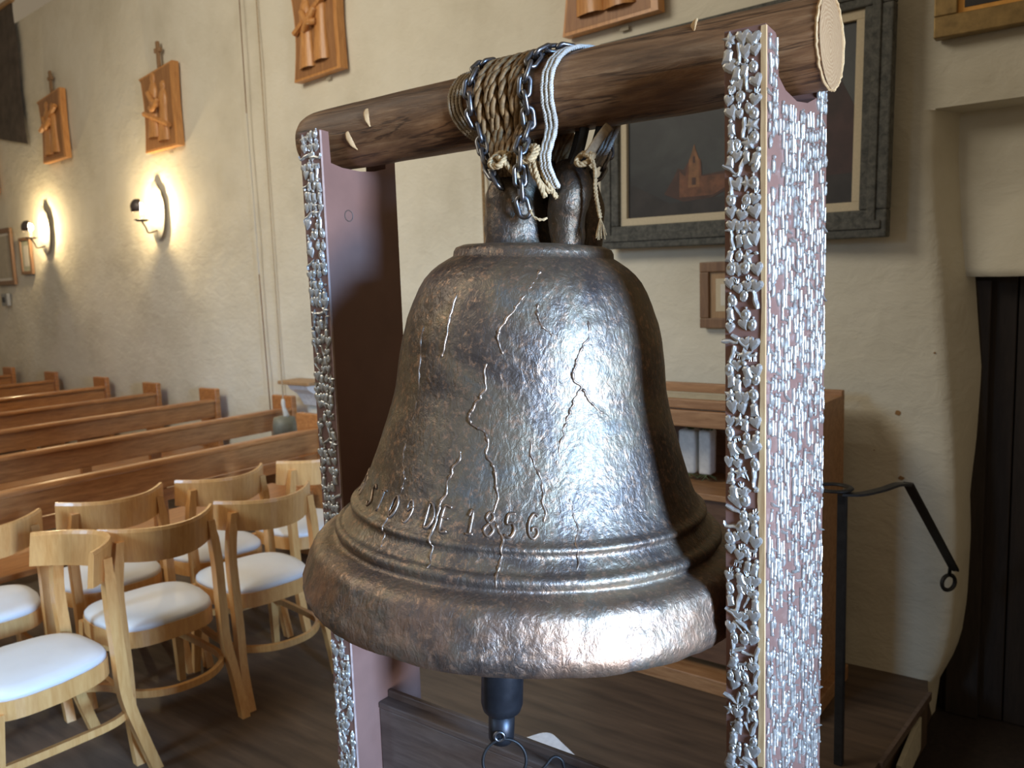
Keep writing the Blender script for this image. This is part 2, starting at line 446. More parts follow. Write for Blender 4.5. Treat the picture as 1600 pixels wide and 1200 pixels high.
INN = [(.36, 1.104), (.335, 1.125), (.31, 1.17), (.285, 1.23), (.262, 1.30), (.24, 1.38), (.22, 1.46), (.208, 1.54), (.195, 1.60), (.17, 1.645), (.12, 1.67), (0.0, 1.675)]
def out_r(z):
    best = .2
    for (r0, z0), (r1, z1) in zip(OUT[4:], OUT[5:]):
        if z1 <= z <= z0 and z0 > z1: return r0 + (r1 - r0) * (z - z0) / (z1 - z0)
    return best
prof = []
for a, b in zip(OUT, OUT[1:]):
    n = max(1, int(math.hypot(b[0] - a[0], b[1] - a[1]) / .0045))
    for k in range(n): prof.append((a[0] + (b[0] - a[0]) * k / n, a[1] + (b[1] - a[1]) * k / n))
nout = len(prof); prof += [OUT[-1]] + INN
BV, BF = lathe(prof, 300)
BV2 = []
for i, p in enumerate(BV):
    q = Vector(p); ring = i // 300
    if ring < nout and q.xy.length > .01:
        h = noise.noise(q * 7) * .0022 + noise.noise(q * 24) * .0011
        if q.z < 1.2: h += noise.noise(q * 13) * .0036 + noise.noise(q * 38) * .0022 + noise.noise(q * 75) * .0009
        if q.z < 1.115: q.z += noise.noise(q * 17) * .003
        nn = Vector((q.x, q.y, 0)).normalized(); q = q + nn * h
    BV2.append(q)
obj('body', (BV2, BF), M['bronze'], bell, True)
def bp(deg, z, off=0):
    r = out_r(z) + off; a = math.radians(deg); return Vector((r * math.cos(a), r * math.sin(a), z))
SEAMS = [[[-50.5, 1.672], [-52.7, 1.66], [-57.5, 1.633], [-63.0, 1.607], [-68.0, 1.573], [-66.1, 1.539]], [[-31.4, 1.596], [-32.3, 1.566], [-37.8, 1.532], [-38.7, 1.507], [-36.0, 1.49], [-38.8, 1.469], [-43.2, 1.427], [-46.1, 1.374]],
 [[-36.0, 1.49], [-32.0, 1.468], [-27.9, 1.45]], [[-72.8, 1.525], [-72.2, 1.487], [-75.8, 1.456], [-76.4, 1.434], [-70.7, 1.42], [-68.8, 1.387], [-65.5, 1.363], [-64.9, 1.331], [-64.5, 1.293], [-61.6, 1.272], [-62.2, 1.239], [-62.1, 1.211]],
 [[-78.1, 1.391], [-81.5, 1.349], [-82.7, 1.307], [-82.2, 1.26], [-80.7, 1.225]], [[-107.7, 1.579], [-103.7, 1.457], [-104.6, 1.375], [-100.0, 1.33], [-100.8, 1.308], [-101.2, 1.261], [-98.8, 1.228]], [[-91.3, 1.63], [-91.7, 1.559], [-92.4, 1.528]],
 [[-55.0, 1.414], [-52.9, 1.374], [-50.3, 1.345], [-50.4, 1.295]], [[-52.5, 1.621], [-51.4, 1.587], [-44.4, 1.568]], [[-42.7, 1.333], [-40.7, 1.283], [-42.3, 1.233]]]
for s in SEAMS:
    pts = catmull([(q[0], q[1], 0) for q in s], 16)
    pth = []; rad = []
    for i, q in enumerate(pts):
        w2 = noise.noise(Vector((q.x * .7, q.y * 60, 3)))
        pth.append(bp(q.x + w2 * 1.3, q.y, -.0008))
        rad.append((.0016 + .0032 * abs(noise.noise(Vector((q.y * 130, q.x, 1))))) * min(1, .4 + min(i, len(pts) - 1 - i) * .2))
    obj('casting_seam', tube(pth, rad, 7, jit=.0014), M['bronze_worn'], bell, True)
G = {'A': [[(0, 0), (.5, 1), (1, 0)], [(.2, .4), (.8, .4)]], 'G': [[(1, .85), (.6, 1), (.15, .8), (0, .4), (.3, 0), (.9, .1), (.95, .45), (.55, .45)]], 'O': [[(.5, 1), (.1, .75), (.1, .25), (.5, 0), (.9, .25), (.9, .75), (.5, 1)]],
     'S': [[(.9, .85), (.5, 1), (.1, .75), (.5, .5), (.9, .25), (.5, 0), (.1, .15)]], 'T': [[(0, .97), (1, 1)], [(.5, 1), (.5, 0)]], '9': [[(.85, .7), (.5, 1), (.1, .75), (.3, .5), (.85, .7), (.8, .3), (.45, 0), (.1, .05)]],
     'D': [[(.1, 0), (.1, 1), (.6, .95), (.95, .5), (.6, .05), (.1, 0)]], 'E': [[(.9, 1), (.1, 1), (.1, 0), (.9, 0)], [(.1, .52), (.7, .52)]], '1': [[(.15, .75), (.5, 1), (.5, 0)], [(.15, .0), (.85, .03)]],
     '8': [[(.5, .52), (.12, .75), (.5, 1), (.88, .75), (.5, .52), (.05, .25), (.5, 0), (.95, .25), (.5, .52)]], '5': [[(.95, 1), (.3, .95), (.2, .55), (.7, .6), (.95, .3), (.6, 0), (.05, .08)]], '6': [[(.95, .9), (.55, 1), (.1, .65), (.1, .2), (.5, 0), (.9, .2), (.8, .42), (.45, .42), (.4, .28)]]}
for g, a0 in [('A', -142), ('G', -136), ('O', -130), ('S', -124), ('T', -115), ('O', -101), ('9', -93.7), ('D', -85.2), ('E', -79.6), ('1', -71.4), ('8', -65.9), ('5', -59.9), ('6', -53.2)]:
    if g == 'T': a0 = -109
    if g == 'S': a0 = -116.5
    parts = []
    for stroke in G[g]:
        pts = catmull([(p[0], p[1], 0) for p in stroke], 5)
        pth = [bp(a0 + (p.x - .5) * 3.1, 1.291 + (p.y - .5) * .033, .0006) for p in pts]
        parts.append(tube(pth, .0023, 6, jit=.0009))
    obj('raised_numeral' if g.isdigit() else 'raised_letter', cat_vf(*parts), M['bronze_worn'], bell, True)
def canon(path, rad, flat_n=1.0):
    pts = catmull(path, 8); n = len(pts)
    rr = []
    for i in range(n):
        t = i / (n - 1) * (len(rad) - 1); k = min(int(t), len(rad) - 2); rr.append(rad[k] + (rad[k + 1] - rad[k]) * (t - k))
    v, f = tube(pts, rr, 18, flat_n)
    v = [p + noise.noise_vector(p * 28) * .004 + noise.noise_vector(p * 75) * .0015 for p in v]
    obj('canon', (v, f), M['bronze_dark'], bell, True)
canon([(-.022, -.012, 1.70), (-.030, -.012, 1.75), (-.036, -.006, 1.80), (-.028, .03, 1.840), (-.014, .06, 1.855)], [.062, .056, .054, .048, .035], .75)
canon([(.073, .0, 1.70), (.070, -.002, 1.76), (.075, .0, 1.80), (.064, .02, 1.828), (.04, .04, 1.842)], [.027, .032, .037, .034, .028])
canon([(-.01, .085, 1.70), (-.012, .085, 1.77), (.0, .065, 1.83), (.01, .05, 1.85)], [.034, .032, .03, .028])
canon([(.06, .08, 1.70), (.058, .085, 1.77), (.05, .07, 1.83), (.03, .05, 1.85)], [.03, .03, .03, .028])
cl = obj('clapper', cat_vf(tf(lathe([(.0, .835), (.030, .836), (.036, .842), (.040, .856), (.040, 1.02), (.036, 1.03), (.014, 1.05), (.012, 1.66), (0, 1.66)][::-1], 28), Matrix.Translation((-.0, -.0, 0))),
     lathe([(.0, .776), (.020, .777), (.0245, .785), (.0255, .838), (0, .838)][::-1], 24)), M['clapper'], bell, True)
cl.location = (-.034, -.024, 0)
ey = obj('clapper_eye', tf(torus(.009, .0035, 16, 6), Matrix.Translation((.012, -.022, .80)) @ Matrix.Rotation(PI / 2, 4, 'X') @ Matrix.Rotation(.6, 4, 'Y')), M['chain'], cl, True)
ring = thing('wire_ring', 'loose black wire ring hanging from the bell clapper', 'ring', (-.050, -.070, .757))
ring.rotation_euler = (PI / 2 - .12, 0.12, math.radians(40))
obj('hoop', torus(.041, .003, 40, 6), M['iron'], ring, True)
o = obj('wire_hook', tube(catmull([(-.055, -.08, .727), (-.015, -.07, .727), (.016, -.045, .748), (.030, -.025, .768), (.042, -.015, .762), (.045, -.011, .745)], 8), .003, 6), M['iron'], None, True)
tag(o, 'bent black wire running from the ring to the cross board', 'wire')

# ------------------------------------------------------------------ the stand
stand = thing('bell_stand', 'brown board stand covered in silver charms carrying the bell log', 'stand')
right = obj('post_board', prism([(-.082, 0), (.20, 0), (.20, 1.95), (.151, 1.95), (.145, 1.922), (.10, 1.908), (.05, 1.903), (0, 1.911), (-.030, 1.925), (-.034, 1.972), (-.043, 1.981), (-.082, 1.985)], .393, .451, 'x'), M['brown_paint'], stand)
left = obj('post_board', prism([(-.085, 0), (.123, 0), (.123, 1.95), (.094, 1.95), (.094, 1.905), (.06, 1.896), (.02, 1.893), (-.03, 1.896), (-.060, 1.903), (-.062, 1.964), (-.085, 1.966)], -.506, -.446, 'x'), M['brown_paint'], stand)
# worn raw wood showing on the right board's outer front edge
V, F = [], []
n = 90
for i in range(n + 1):
    z = .3 + 1.683 * i / n
    e = .0065 + .0025 * noise.noise(Vector((0, 0, z * 9))) + .0015 * noise.noise(Vector((3, 0, z * 40)))
    if z < 1.35: e += .002 + .0025 * noise.noise(Vector((5, 0, z * 14)))
    V += [(.4515 - e, -.0822, z), (.4515 - e, -.0832, z), (.4520, -.0832, z), (.4520, -.0785 + .001 * noise.noise(Vector((8, 0, z * 20))), z)]
for i in range(n):
    for k in range(3):
        a = i * 4 + k; F.append([a, a + 1, a + 5, a + 4])
obj('worn_or_lit_edge', (V, F), M['raw_wood'], right)['label'] = 'raw chipped wood edge'
obj('worn_or_lit_edge', box(-.4465, -.4450, -.0858, -.081, .35, 1.964), M['edge_glint'], left)['label'] = 'pale edge with a painted highlight'  # thin strip painted as the bevel's highlight
pl = obj('wood_plug', tf(torus(.011, .0012, 24, 5), Matrix.Translation((-.4455, -.02, 1.80)) @ Matrix.Rotation(PI / 2, 4, 'Y')), M['dark_board'], left)
obj('cross_board', box(-.446, .393, -.012, .012, .30, .722, .003), M['dark_board'], stand)
obj('board_cap', cat_vf(box(-.446, .393, -.014, .018, .722, .736, .003), box(-.446, .393, .016, .028, .724, .752, .003)), M['dark_board'], stand)
obj('foot_rail', box(-.56, -.39, -.32, .40, .0, .07, .004), M['brown_paint'], stand); obj('foot_rail', box(.335, .505, -.32, .45, .0, .07, .004), M['brown_paint'], stand)

# little votive charms: low relief shapes of about a unit's height
def relief(outline, k=.6, h=.16):
    n = len(outline); cx = sum(p[0] for p in outline) / n; cy = sum(p[1] for p in outline) / n
    v = [(x, y, 0) for x, y in outline] + [(cx + (x - cx) * .93, cy + (y - cy) * .93, h * .6) for x, y in outline] + [(cx + (x - cx) * k, cy + (y - cy) * k, h) for x, y in outline] + [(cx, cy, h * 1.12)]
    f = []
    for i in range(n):
        j = (i + 1) % n
        f += [[i, j, n + j, n + i], [n + i, n + j, 2 * n + j, 2 * n + i], [2 * n + i, 2 * n + j, 3 * n]]
    return v, f
def ridge(line, rad, h=.16):
    v = []; f = []; L = [Vector((*p, 0)) for p in line]; n = len(L)
    for i, p in enumerate(L):
        t = (L[min(i + 1, n - 1)] - L[max(i - 1, 0)]).normalized(); s = Vector((-t.y, t.x, 0)) * rad[i]
        v += [p + s, p + s * .7 + Vector((0, 0, h * .7)), p + Vector((0, 0, h)), p - s * .7 + Vector((0, 0, h * .7)), p - s]
    for i in range(n - 1):
        for k in range(4):
            a = i * 5 + k; f.append([a, a + 5, a + 6, a + 1])
    f.append([0, 1, 2, 3, 4]); f.append([(n - 1) * 5 + k for k in (4, 3, 2, 1, 0)])
    return v, f
def ell(rx, ry, n=10, cx=0, cy=0): return [(cx + rx * math.cos(2 * PI * i / n), cy + ry * math.sin(2 * PI * i / n)) for i in range(n)]
HEART = [(0, -.5), (.22, -.28), (.42, .02), (.44, .24), (.3, .4), (.12, .38), (0, .26), (-.12, .38), (-.3, .4), (-.44, .24), (-.42, .02), (-.22, -.28)]
STAR = [(.5 * (1 if i % 2 else .5) * math.cos(PI / 2 + 2 * PI * (i + 1) / 10), .5 * (1 if i % 2 else .5) * math.sin(PI / 2 + 2 * PI * (i + 1) / 10)) for i in range(10)]
CH = {
 'heart_charm': relief(HEART),
 'flaming_heart_charm': cat_vf(relief([(x * .85, y * .8 - .12) for x, y in HEART]), ridge([(-.02, .2), (-.1, .38), (-.12, .5)], [.08, .06, .02]), ridge([(.02, .2), (.03, .4), (.0, .56)], [.08, .07, .02]), ridge([(.05, .2), (.14, .36), (.18, .46)], [.07, .05, .02])),
 'leg_charm': ridge([(-.05, .55), (-.02, .3), (.02, .05), (-.02, -.2), (0, -.42), (.14, -.5), (.3, -.5)], [.10, .15, .13, .11, .10, .09, .05]),
 'arm_charm': ridge([(-.35, .42), (-.18, .15), (-.05, -.05), (.12, -.2), (.28, -.4), (.36, -.52)], [.12, .14, .12, .10, .09, .04]),
 'medal_charm': cat_vf(relief(ell(.3, .42, 12), .75), ball((0, .05, .15), .14, 6, 4, (.8, 1.2, .6)), relief(ell(.09, .09, 6, 0, .48), .5, .12)),
 'figure_charm': cat_vf(relief([(-.24, -.5), (.24, -.5), (.2, -.1), (.22, .12), (.1, .24), (-.1, .24), (-.22, .12), (-.2, -.1)]), ball((0, .36, .08), .13, 7, 5, (1, 1, .9))),
 'eyes_charm': cat_vf(relief([(-.5, 0), (-.38, .14), (-.22, .16), (-.05, .02), (-.2, -.14), (-.36, -.12)]), relief([(.5, 0), (.36, -.12), (.2, -.14), (.05, .02), (.22, .16), (.38, .14)])),
 'star_charm': relief(STAR, .5),
 'animal_charm': cat_vf(relief([(-.45, .0), (-.38, .2), (-.1, .22), (.2, .24), (.34, .42), (.48, .34), (.4, .1), (.3, -.02), (0, -.04), (-.3, -.06)], .7), ridge([(-.32, -.02), (-.34, -.4)], [.07, .05]), ridge([(-.16, -.02), (-.14, -.4)], [.06, .05]), ridge([(.16, -.02), (.14, -.4)], [.07, .05]), ridge([(.28, -.02), (.32, -.4)], [.06, .05])),
}
CHM = {}
for k, vf in CH.items():
    me = mesh(k, *vf); me.materials.append(M['silver']); CHM[k] = me
def charm(kind, parent, face, a, z, size, rot, lift=0.0, wx=1.0):
    """face 'front': a is x on the narrow front; face 'side': a is y on the broad outer face"""
    o = bpy.data.objects.new(kind, CHM[kind]); COL.objects.link(o); o.parent = parent
    o.matrix_local = charm_m(face, a, z, size, rot, lift, wx); return o
def charm_m(face, a, z, size, rot, lift, wx, plane=None):
    S = Matrix.Diagonal((size * wx, size, size, 1)); Rz = Matrix.Rotation(rot, 4, 'Z')
    if face == 'front':
        B = Matrix(((1, 0, 0, a), (0, 0, -1, FRONT[0] - lift), (0, 1, 0, z), (0, 0, 0, 1)))
    else:
        B = Matrix(((0, 0, 1, FRONT[1] + lift), (1, 0, 0, a), (0, 1, 0, z), (0, 0, 0, 1)))
    return B @ Rz @ S
KF = ['heart_charm', 'flaming_heart_charm', 'leg_charm', 'arm_charm', 'medal_charm', 'figure_charm', 'eyes_charm', 'star_charm', 'animal_charm']
def front_charms(parent, x0, x1, ztop, zbot, cols, seed, limit, gaps=.06):
    rn = random.Random(seed); z = ztop; cnt = 0; row = 0
    while z > zbot and cnt < limit:
        n = cols if row % 2 else cols - 1 + rn.choice((0, 1))
        for i in range(n):
            if rn.random() < gaps: continue
            a = x0 + (x1 - x0) * (i + .5) / n + rn.uniform(-.003, .003)
            k = rn.choices(KF, [8, 5, 3.5, 1, 6, 6, .6, 2, 1.5])[0]
            s = rn.uniform(.0225, .0285) * (1.05 if k in ('leg_charm', 'arm_charm', 'figure_charm') else .9)
            rot = rn.uniform(-.35, .35)
            if k in ('leg_charm', 'arm_charm') and rn.random() < .4: rot += rn.choice((-1.2, 1.2, 3.1))
            if k in ('eyes_charm', 'animal_charm', 'arm_charm'): s *= .72; a = min(max(a, x0 + .009), x1 - .009)
            charm(k, parent, 'front', a, z + rn.uniform(-.004, .004), s, rot, 0, rn.choice((1, -1, .9, 1.1)) if k in ('leg_charm', 'arm_charm', 'animal_charm') else rn.uniform(.9, 1.15)); cnt += 1
            if cnt >= limit: break
        z -= rn.uniform(.0185, .0205); row += 1
    return cnt
FRONT = [-.082, .451]
front_charms(right, .396, .443, 1.972, .62, 4, 3, 298)
FRONT = [-.085, -.446]
front_charms(left, -.503, -.450, 1.955, .50, 4, 5, 298)
FRONT = [-.082, .451]
rn = random.Random(11); cells = []
y = -.070
while y < .197:
    z = (1.884 if y < .145 else 1.935) - rn.uniform(0, .006) if y > -.040 else 1.962
    while z > .62:
        if rn.random() > .09 + .45 * (z < 1.84 and noise.noise(Vector((y * 16, 0, z * 11))) > .30):
            cells.append((y + rn.uniform(-.0025, .0025), z + rn.uniform(-.003, .003), rn.uniform(.018, .026), rn.choices(['leg_charm', 'arm_charm', 'figure_charm', 'medal_charm', 'heart_charm'], [7, 2, 6, 2, 1])[0], rn.uniform(-.18, .18), rn.uniform(0, .0012)))
        z -= rn.uniform(.0195, .0245)
    y += .0136
rn.shuffle(cells)
vis = sorted(cells, key=lambda c: (c[1] < .93, c[0]))
ind = vis[:298]; rest = vis[298:]
for (y, z, s, k, r, lf) in ind:
    charm(k, right, 'side', y, z, s, r + (.75 if k == 'arm_charm' else 0), lf, .66)
parts = []
for (y, z, s, k, r, lf) in rest:
    parts.append(tf(CH[k], charm_m('side', y, z, s, r + (.75 if k == 'arm_charm' else 0), lf, .66)))
o = obj('charm_cover', cat_vf(*parts), M['silver'], right); o['kind'] = 'stuff'

# ------------------------------------------------------------------ the log
logt = thing('log_beam', 'peeled brown log resting in the notches of the stand', 'log', (0, .04, 1.972))
A = Vector((-.585, -.026, -.008)); B = Vector((.497, .019, .009)); ax = (B - A).normalized()
sv = Vector((0, 0, 1)); sd = sv.cross(ax).normalized(); up = ax.cross(sd)
V, F = [], []; NS, NL = 56, 90
for i in range(NL + 1):
    t = i / NL; p = A.lerp(B, t); r0 = .0645 + .003 * t
    if t < .045: r0 *= (.72 + .28 * math.sqrt(max(0, 1 - (1 - t / .045) ** 2)))
    for k in range(NS):
        a = 2 * PI * k / NS; dr = sd * math.cos(a) + up * math.sin(a)
        q = Vector((p.x * 2.2, dr.y * .7, dr.z * .7))
        r = r0 * (1 + .030 * noise.noise(q * 1.6) + .018 * noise.noise(Vector((p.x * 9, dr.y * 2, dr.z * 2))) + .006 * noise.noise(Vector((p.x * 12, dr.y * 9, dr.z * 9))))
        V.append(p + dr * r)
for i in range(NL):
    for k in range(NS):
        k2 = (k + 1) % NS; F.append([i * NS + k, (i + 1) * NS + k, (i + 1) * NS + k2, i * NS + k2])
trunk = obj('trunk', (V, F), M['log'], logt, True)
def disc(ring, off, bulge=.0):
    c = sum(ring, Vector()) / len(ring); v = list(ring) + [c + (q - c) * .6 + off * bulge for q in ring] + [c + off * bulge * 1.2]; n = len(ring)
    f = []
    for i in range(n):
        j = (i + 1) % n; f += [[i, j, n + j, n + i], [n + i, n + j, 2 * n]]
    return v, f
obj('cut_end', disc([q + ax * .0003 for q in V[-NS:]], ax, .003), M['endgrain'], logt)['label'] = 'pale sawn end of the log'
cap = obj('dark_end', disc([q - ax * .0003 for q in V[:NS]][::-1], -ax, .012), M['log_dark'], logt)
cap['label'] = 'dark rounded end of the log'
def lp(x, ang, off=0.0):
    """point on the log surface, local: ang 0 faces the camera side (-y), 90 is the top"""
    t = (x - A.x) / (B.x - A.x); p = A.lerp(B, t); a = math.radians(ang)
    return p + (Vector((0, -1, 0)) * math.cos(a) + Vector((0, 0, 1)) * math.sin(a)) * (.0645 + .003 * t + off)
for x, a0, ln in [(-.36, 12, .022), (-.41, -22, .03), (.30, 55, .012)]:
    obj('bark_scar', tube(catmull([lp(x, a0 + 18, .0), lp(x + .006, a0, .0015), lp(x + .012, a0 - 16, 0)], 5), [.003, .006, .007, .008, .008, .007, .007, .006, .004, .003, .002], 8, .4), M['raw_wood'], logt, True)
rim = [lp(.4955, 360 * i / 70, -.001 + .0025 * noise.noise(Vector((i * .7, 0, 0)))) + Vector((.002 * noise.noise(Vector((i * .9, 3, 0))), 0, 0)) for i in range(71)]
obj('ragged_rim', tube(rim, [.0022 + .002 * abs(noise.noise(Vector((i * .8, 9, 0)))) for i in range(71)], 6, caps=False), M['raw_wood'], logt)

# ------------------------------------------------------------------ chain, ropes and cords round the log
LOC = Vector((0, .04, 1.972))
def wl(x, ang, off): return LOC + lp(x, ang, off)
def link_mesh():
    pts = []; L, Wd = .0135, .0095
    for i in range(24):
        a = 2 * PI * i / 24
        pts.append(Vector((Wd * math.cos(a), L * (1 if math.sin(a) >= 0 else -1) * .62 + Wd * math.sin(a), 0)))
    v = []; f = []; n = len(pts); s2 = 7; r = .0042
    for i, p in enumerate(pts):
        t = (pts[(i + 1) % n] - pts[i - 1]).normalized(); nn = Vector((t.y, -t.x, 0))
        for k in range(s2):
            b = 2 * PI * k / s2; v.append(p + nn * r * math.cos(b) + Vector((0, 0, r * math.sin(b))))
    for i in range(n):
        for k in range(s2):
            i2 = (i + 1) % n; k2 = (k + 1) % s2; f.append([i * s2 + k, i * s2 + k2, i2 * s2 + k2, i2 * s2 + k])
    return mesh('chain_link', v, f)
LM = link_mesh(); LM.materials.append(M['chain']); LM.polygons.foreach_set('use_smooth', [True] * len(LM.polygons))
def chain(label, path, phase=0):
    t = thing('chain', label, 'chain', tuple(path[0]), 0, 'steel chain loops round the log')
    pts = catmull(path, 24); d = 0; nextd = 0; i = 0
    pitch = .0265; acc = 0; last = pts[0]; k = phase
    fr = frames(pts)
    for j in range(1, len(pts)):
        acc += (pts[j] - pts[j - 1]).length
        if acc >= pitch:
            acc -= pitch; p, tg, a, b = fr[j]
            out = (p - (LOC + Vector((p.x, 0, 0)))); out.x = 0; out = out - tg * out.dot(tg)
            out = out.normalized() if out.length > 1e-5 else a
            sd2 = tg.cross(out)
            z = (out + sd2 * (.9 if k % 2 else -.9)).normalized() if True else out
            x = tg.cross(z)
            mm = Matrix((x, tg, z)).transposed().to_4x4(); mm.translation = p - Vector(path[0])
            o = bpy.data.objects.new('chain_link', LM); COL.objects.link(o); o.parent = t; o.matrix_local = mm; k += 1
    return t
chain('left loop of the steel chain, outside the brown rope coils', [(-.022, -.048, 1.805), (-.036, -.052, 1.832), (-.060, -.045, 1.86), wl(-.085, -38, .018), wl(-.094, -8, .013), wl(-.097, 25, .0115), wl(-.097, 60, .0115), wl(-.095, 95, .0115), wl(-.09, 135, .0115), wl(-.085, 175, .0125), wl(-.07, 215, .018), (-.04, .085, 1.86)])
chain('right loop of the steel chain, beside the white cord', [(.03, -.050, 1.752), (.022, -.056, 1.785), (.022, -.060, 1.83), (.022, -.058, 1.87), wl(.022, -38, .022), wl(.022, -8, .014), wl(.024, 25, .0115), wl(.030, 60, .0115), wl(.046, 92, .0115), wl(.066, 122, .0115), wl(.075, 165, .012), wl(.085, 205, .016), (.10, .10, 1.87), (.095, .075, 1.84)], 1)
rp = thing('manila_rope', 'thick brown manila rope coiled round the log between the two chains', 'rope')
nco = 6
for i in range(nco):
    x = -.077 + .0172 * i
    xx = x + .004 * math.sin(i * 2.1)
    bx = -.045 + (.05 * i / (nco - 1))
    pts = catmull([(bx * .9, -.028, 1.838), (bx, -.036, 1.866), wl(xx * .9 + bx * .1, -42, .013), wl(xx, -10, .009), wl(xx, 25, .0085), wl(xx + .003, 60, .0085), wl(xx + .006, 95, .0085), wl(xx + .01, 140, .0085), wl(xx + .01, 185, .009), wl(xx * .8 + .02, 225, .013), (bx * .6 + .02, .075, 1.855)], 10)
    obj('coil', rope(pts, .0092, 13), M['manila'], rp, True)
def knot(name, c, R, r, mat, parent, seed):
    rn = random.Random(seed); parts = []
    for i in range(4):
        ph = rn.uniform(0, 6.28); tl = rn.uniform(-.9, .9)
        pts = []
        for k in range(15):
            a = ph + 2 * PI * k / 14 * .85
            q = Vector((math.cos(a) * R, math.sin(a) * R * .55, math.sin(a + tl) * R * .75)); q.rotate(Matrix.Rotation(tl, 3, 'Z')); pts.append(Vector(c) + q)
        parts.append(rope(pts, r, 40, 3, 5, .003))
    return obj(name, cat_vf(*parts), mat, parent, True)
knot('knot', (-.022, -.058, 1.862), .017, .0052, M['jute'], rp, 4)['label'] = 'pale frayed knot'
knot('knot', (.036, -.05, 1.866), .017, .0055, M['jute'], rp, 9)
obj('loose_end', rope(catmull([(-.024, -.060, 1.866), (-.004, -.064, 1.852), (.012, -.058, 1.832), (.020, -.045, 1.812)], 8), .006, 40), M['jute'], rp, True)
for i, (a, b2) in enumerate([((.036, -.052, 1.865), (.072, -.044, 1.800)), ((.044, -.05, 1.872), (.064, -.048, 1.792)), ((.048, -.044, 1.85), (.078, -.035, 1.79))]):
    mid = Vector(a).lerp(Vector(b2), .5) + Vector((-.006 + .006 * i, -.008, -.004))
    obj('loose_end', rope(catmull([a, mid, b2], 8), .0052, 40), M['jute'], rp, True)
obj('loose_end', rope(catmull([(.040, -.058, 1.772), (.047, -.060, 1.760), (.060, -.056, 1.754), (.068, -.05, 1.757)], 6), .003, 60, 2), M['jute'], rp, True)
wc = thing('braided_rope', 'three turns of white braided cord round the log, right of the chain', 'cord')
for i in range(3):
    x = .052 + .0085 * i
    bx = .058 + .007 * i
    pts = catmull([(bx + .014, -.040, 1.806), (bx + .006, -.056, 1.85), wl(x - .001, -48, .020), wl(x, -15, .0065), wl(x + .002, 20, .0045), wl(x + .010, 55, .0045), wl(x + .026, 85, .0045), wl(x + .045, 120, .0045), wl(x + .055, 170, .005), wl(x + .055, 215, .012), (bx + .03, .07, 1.85)], 10)
    obj('turn', rope(pts, .0046, 70, 3, 6, .004), M['cord_white'], wc, True)
tc = thing('tan_cord', 'thin tan cords round the log, left of the chain', 'cord')
for i in range(4):
    x = -.148 + .0085 * i
    pts = catmull([wl(x + .05, -75, .008), wl(x + .022, -45, .0045), wl(x + .004, -12, .004), wl(x, 20, .004), wl(x + .006, 55, .004), wl(x + .016, 95, .004), wl(x + .03, 140, .004), wl(x + .04, 190, .004), wl(x + .06, 240, .006)], 10)
    obj('turn', rope(pts, .0038, 70, 3, 5, .005), M['cord_tan'], tc, True)
tw = thing('jute_twine', 'pale jute twine with a frayed tassel hanging right of the bell crown', 'twine')
obj('strap', tube(catmull([(.150, .02, 1.905), (.138, .0, 1.878), (.123, -.01, 1.852)], 6), .008, 8, .4), M['cord_tan'], tw, True)
knot('knot', (.121, -.012, 1.852), .014, .005, M['jute'], tw, 21)
obj('twine', rope(catmull([(.124, -.018, 1.858), (.139, -.022, 1.85), (.146, -.022, 1.83), (.146, -.022, 1.80), (.150, -.022, 1.772), (.154, -.022, 1.752)], 8), .0042, 60), M['jute'], tw, True)
parts = []
rn = random.Random(2)
for i in range(16):
    a = rn.uniform(0, 6.28); parts.append(tube([(.154, -.022, 1.752), (.155 + .005 * math.cos(a), -.022 + .005 * math.sin(a), 1.738), (.155 + .009 * math.cos(a), -.022 + .008 * math.sin(a), 1.724 - .008 * rn.random())], .0009, 4))
obj('tassel', cat_vf(*parts), M['jute'], tw)
hk = thing('iron_hanger', 'dark iron straps between the log and the bell crown', 'hanger', (0, 0, 0))
for p in ([(.098, .03, 1.915), (.092, .02, 1.875), (.082, .01, 1.84)], [(.125, .04, 1.915), (.115, .03, 1.875), (.095, .02, 1.845)], [(.075, .05, 1.91), (.068, .04, 1.87), (.06, .03, 1.84)]):
    obj('strap', tube(catmull(p, 6), .0085, 8, .6), M['iron'], hk, True)

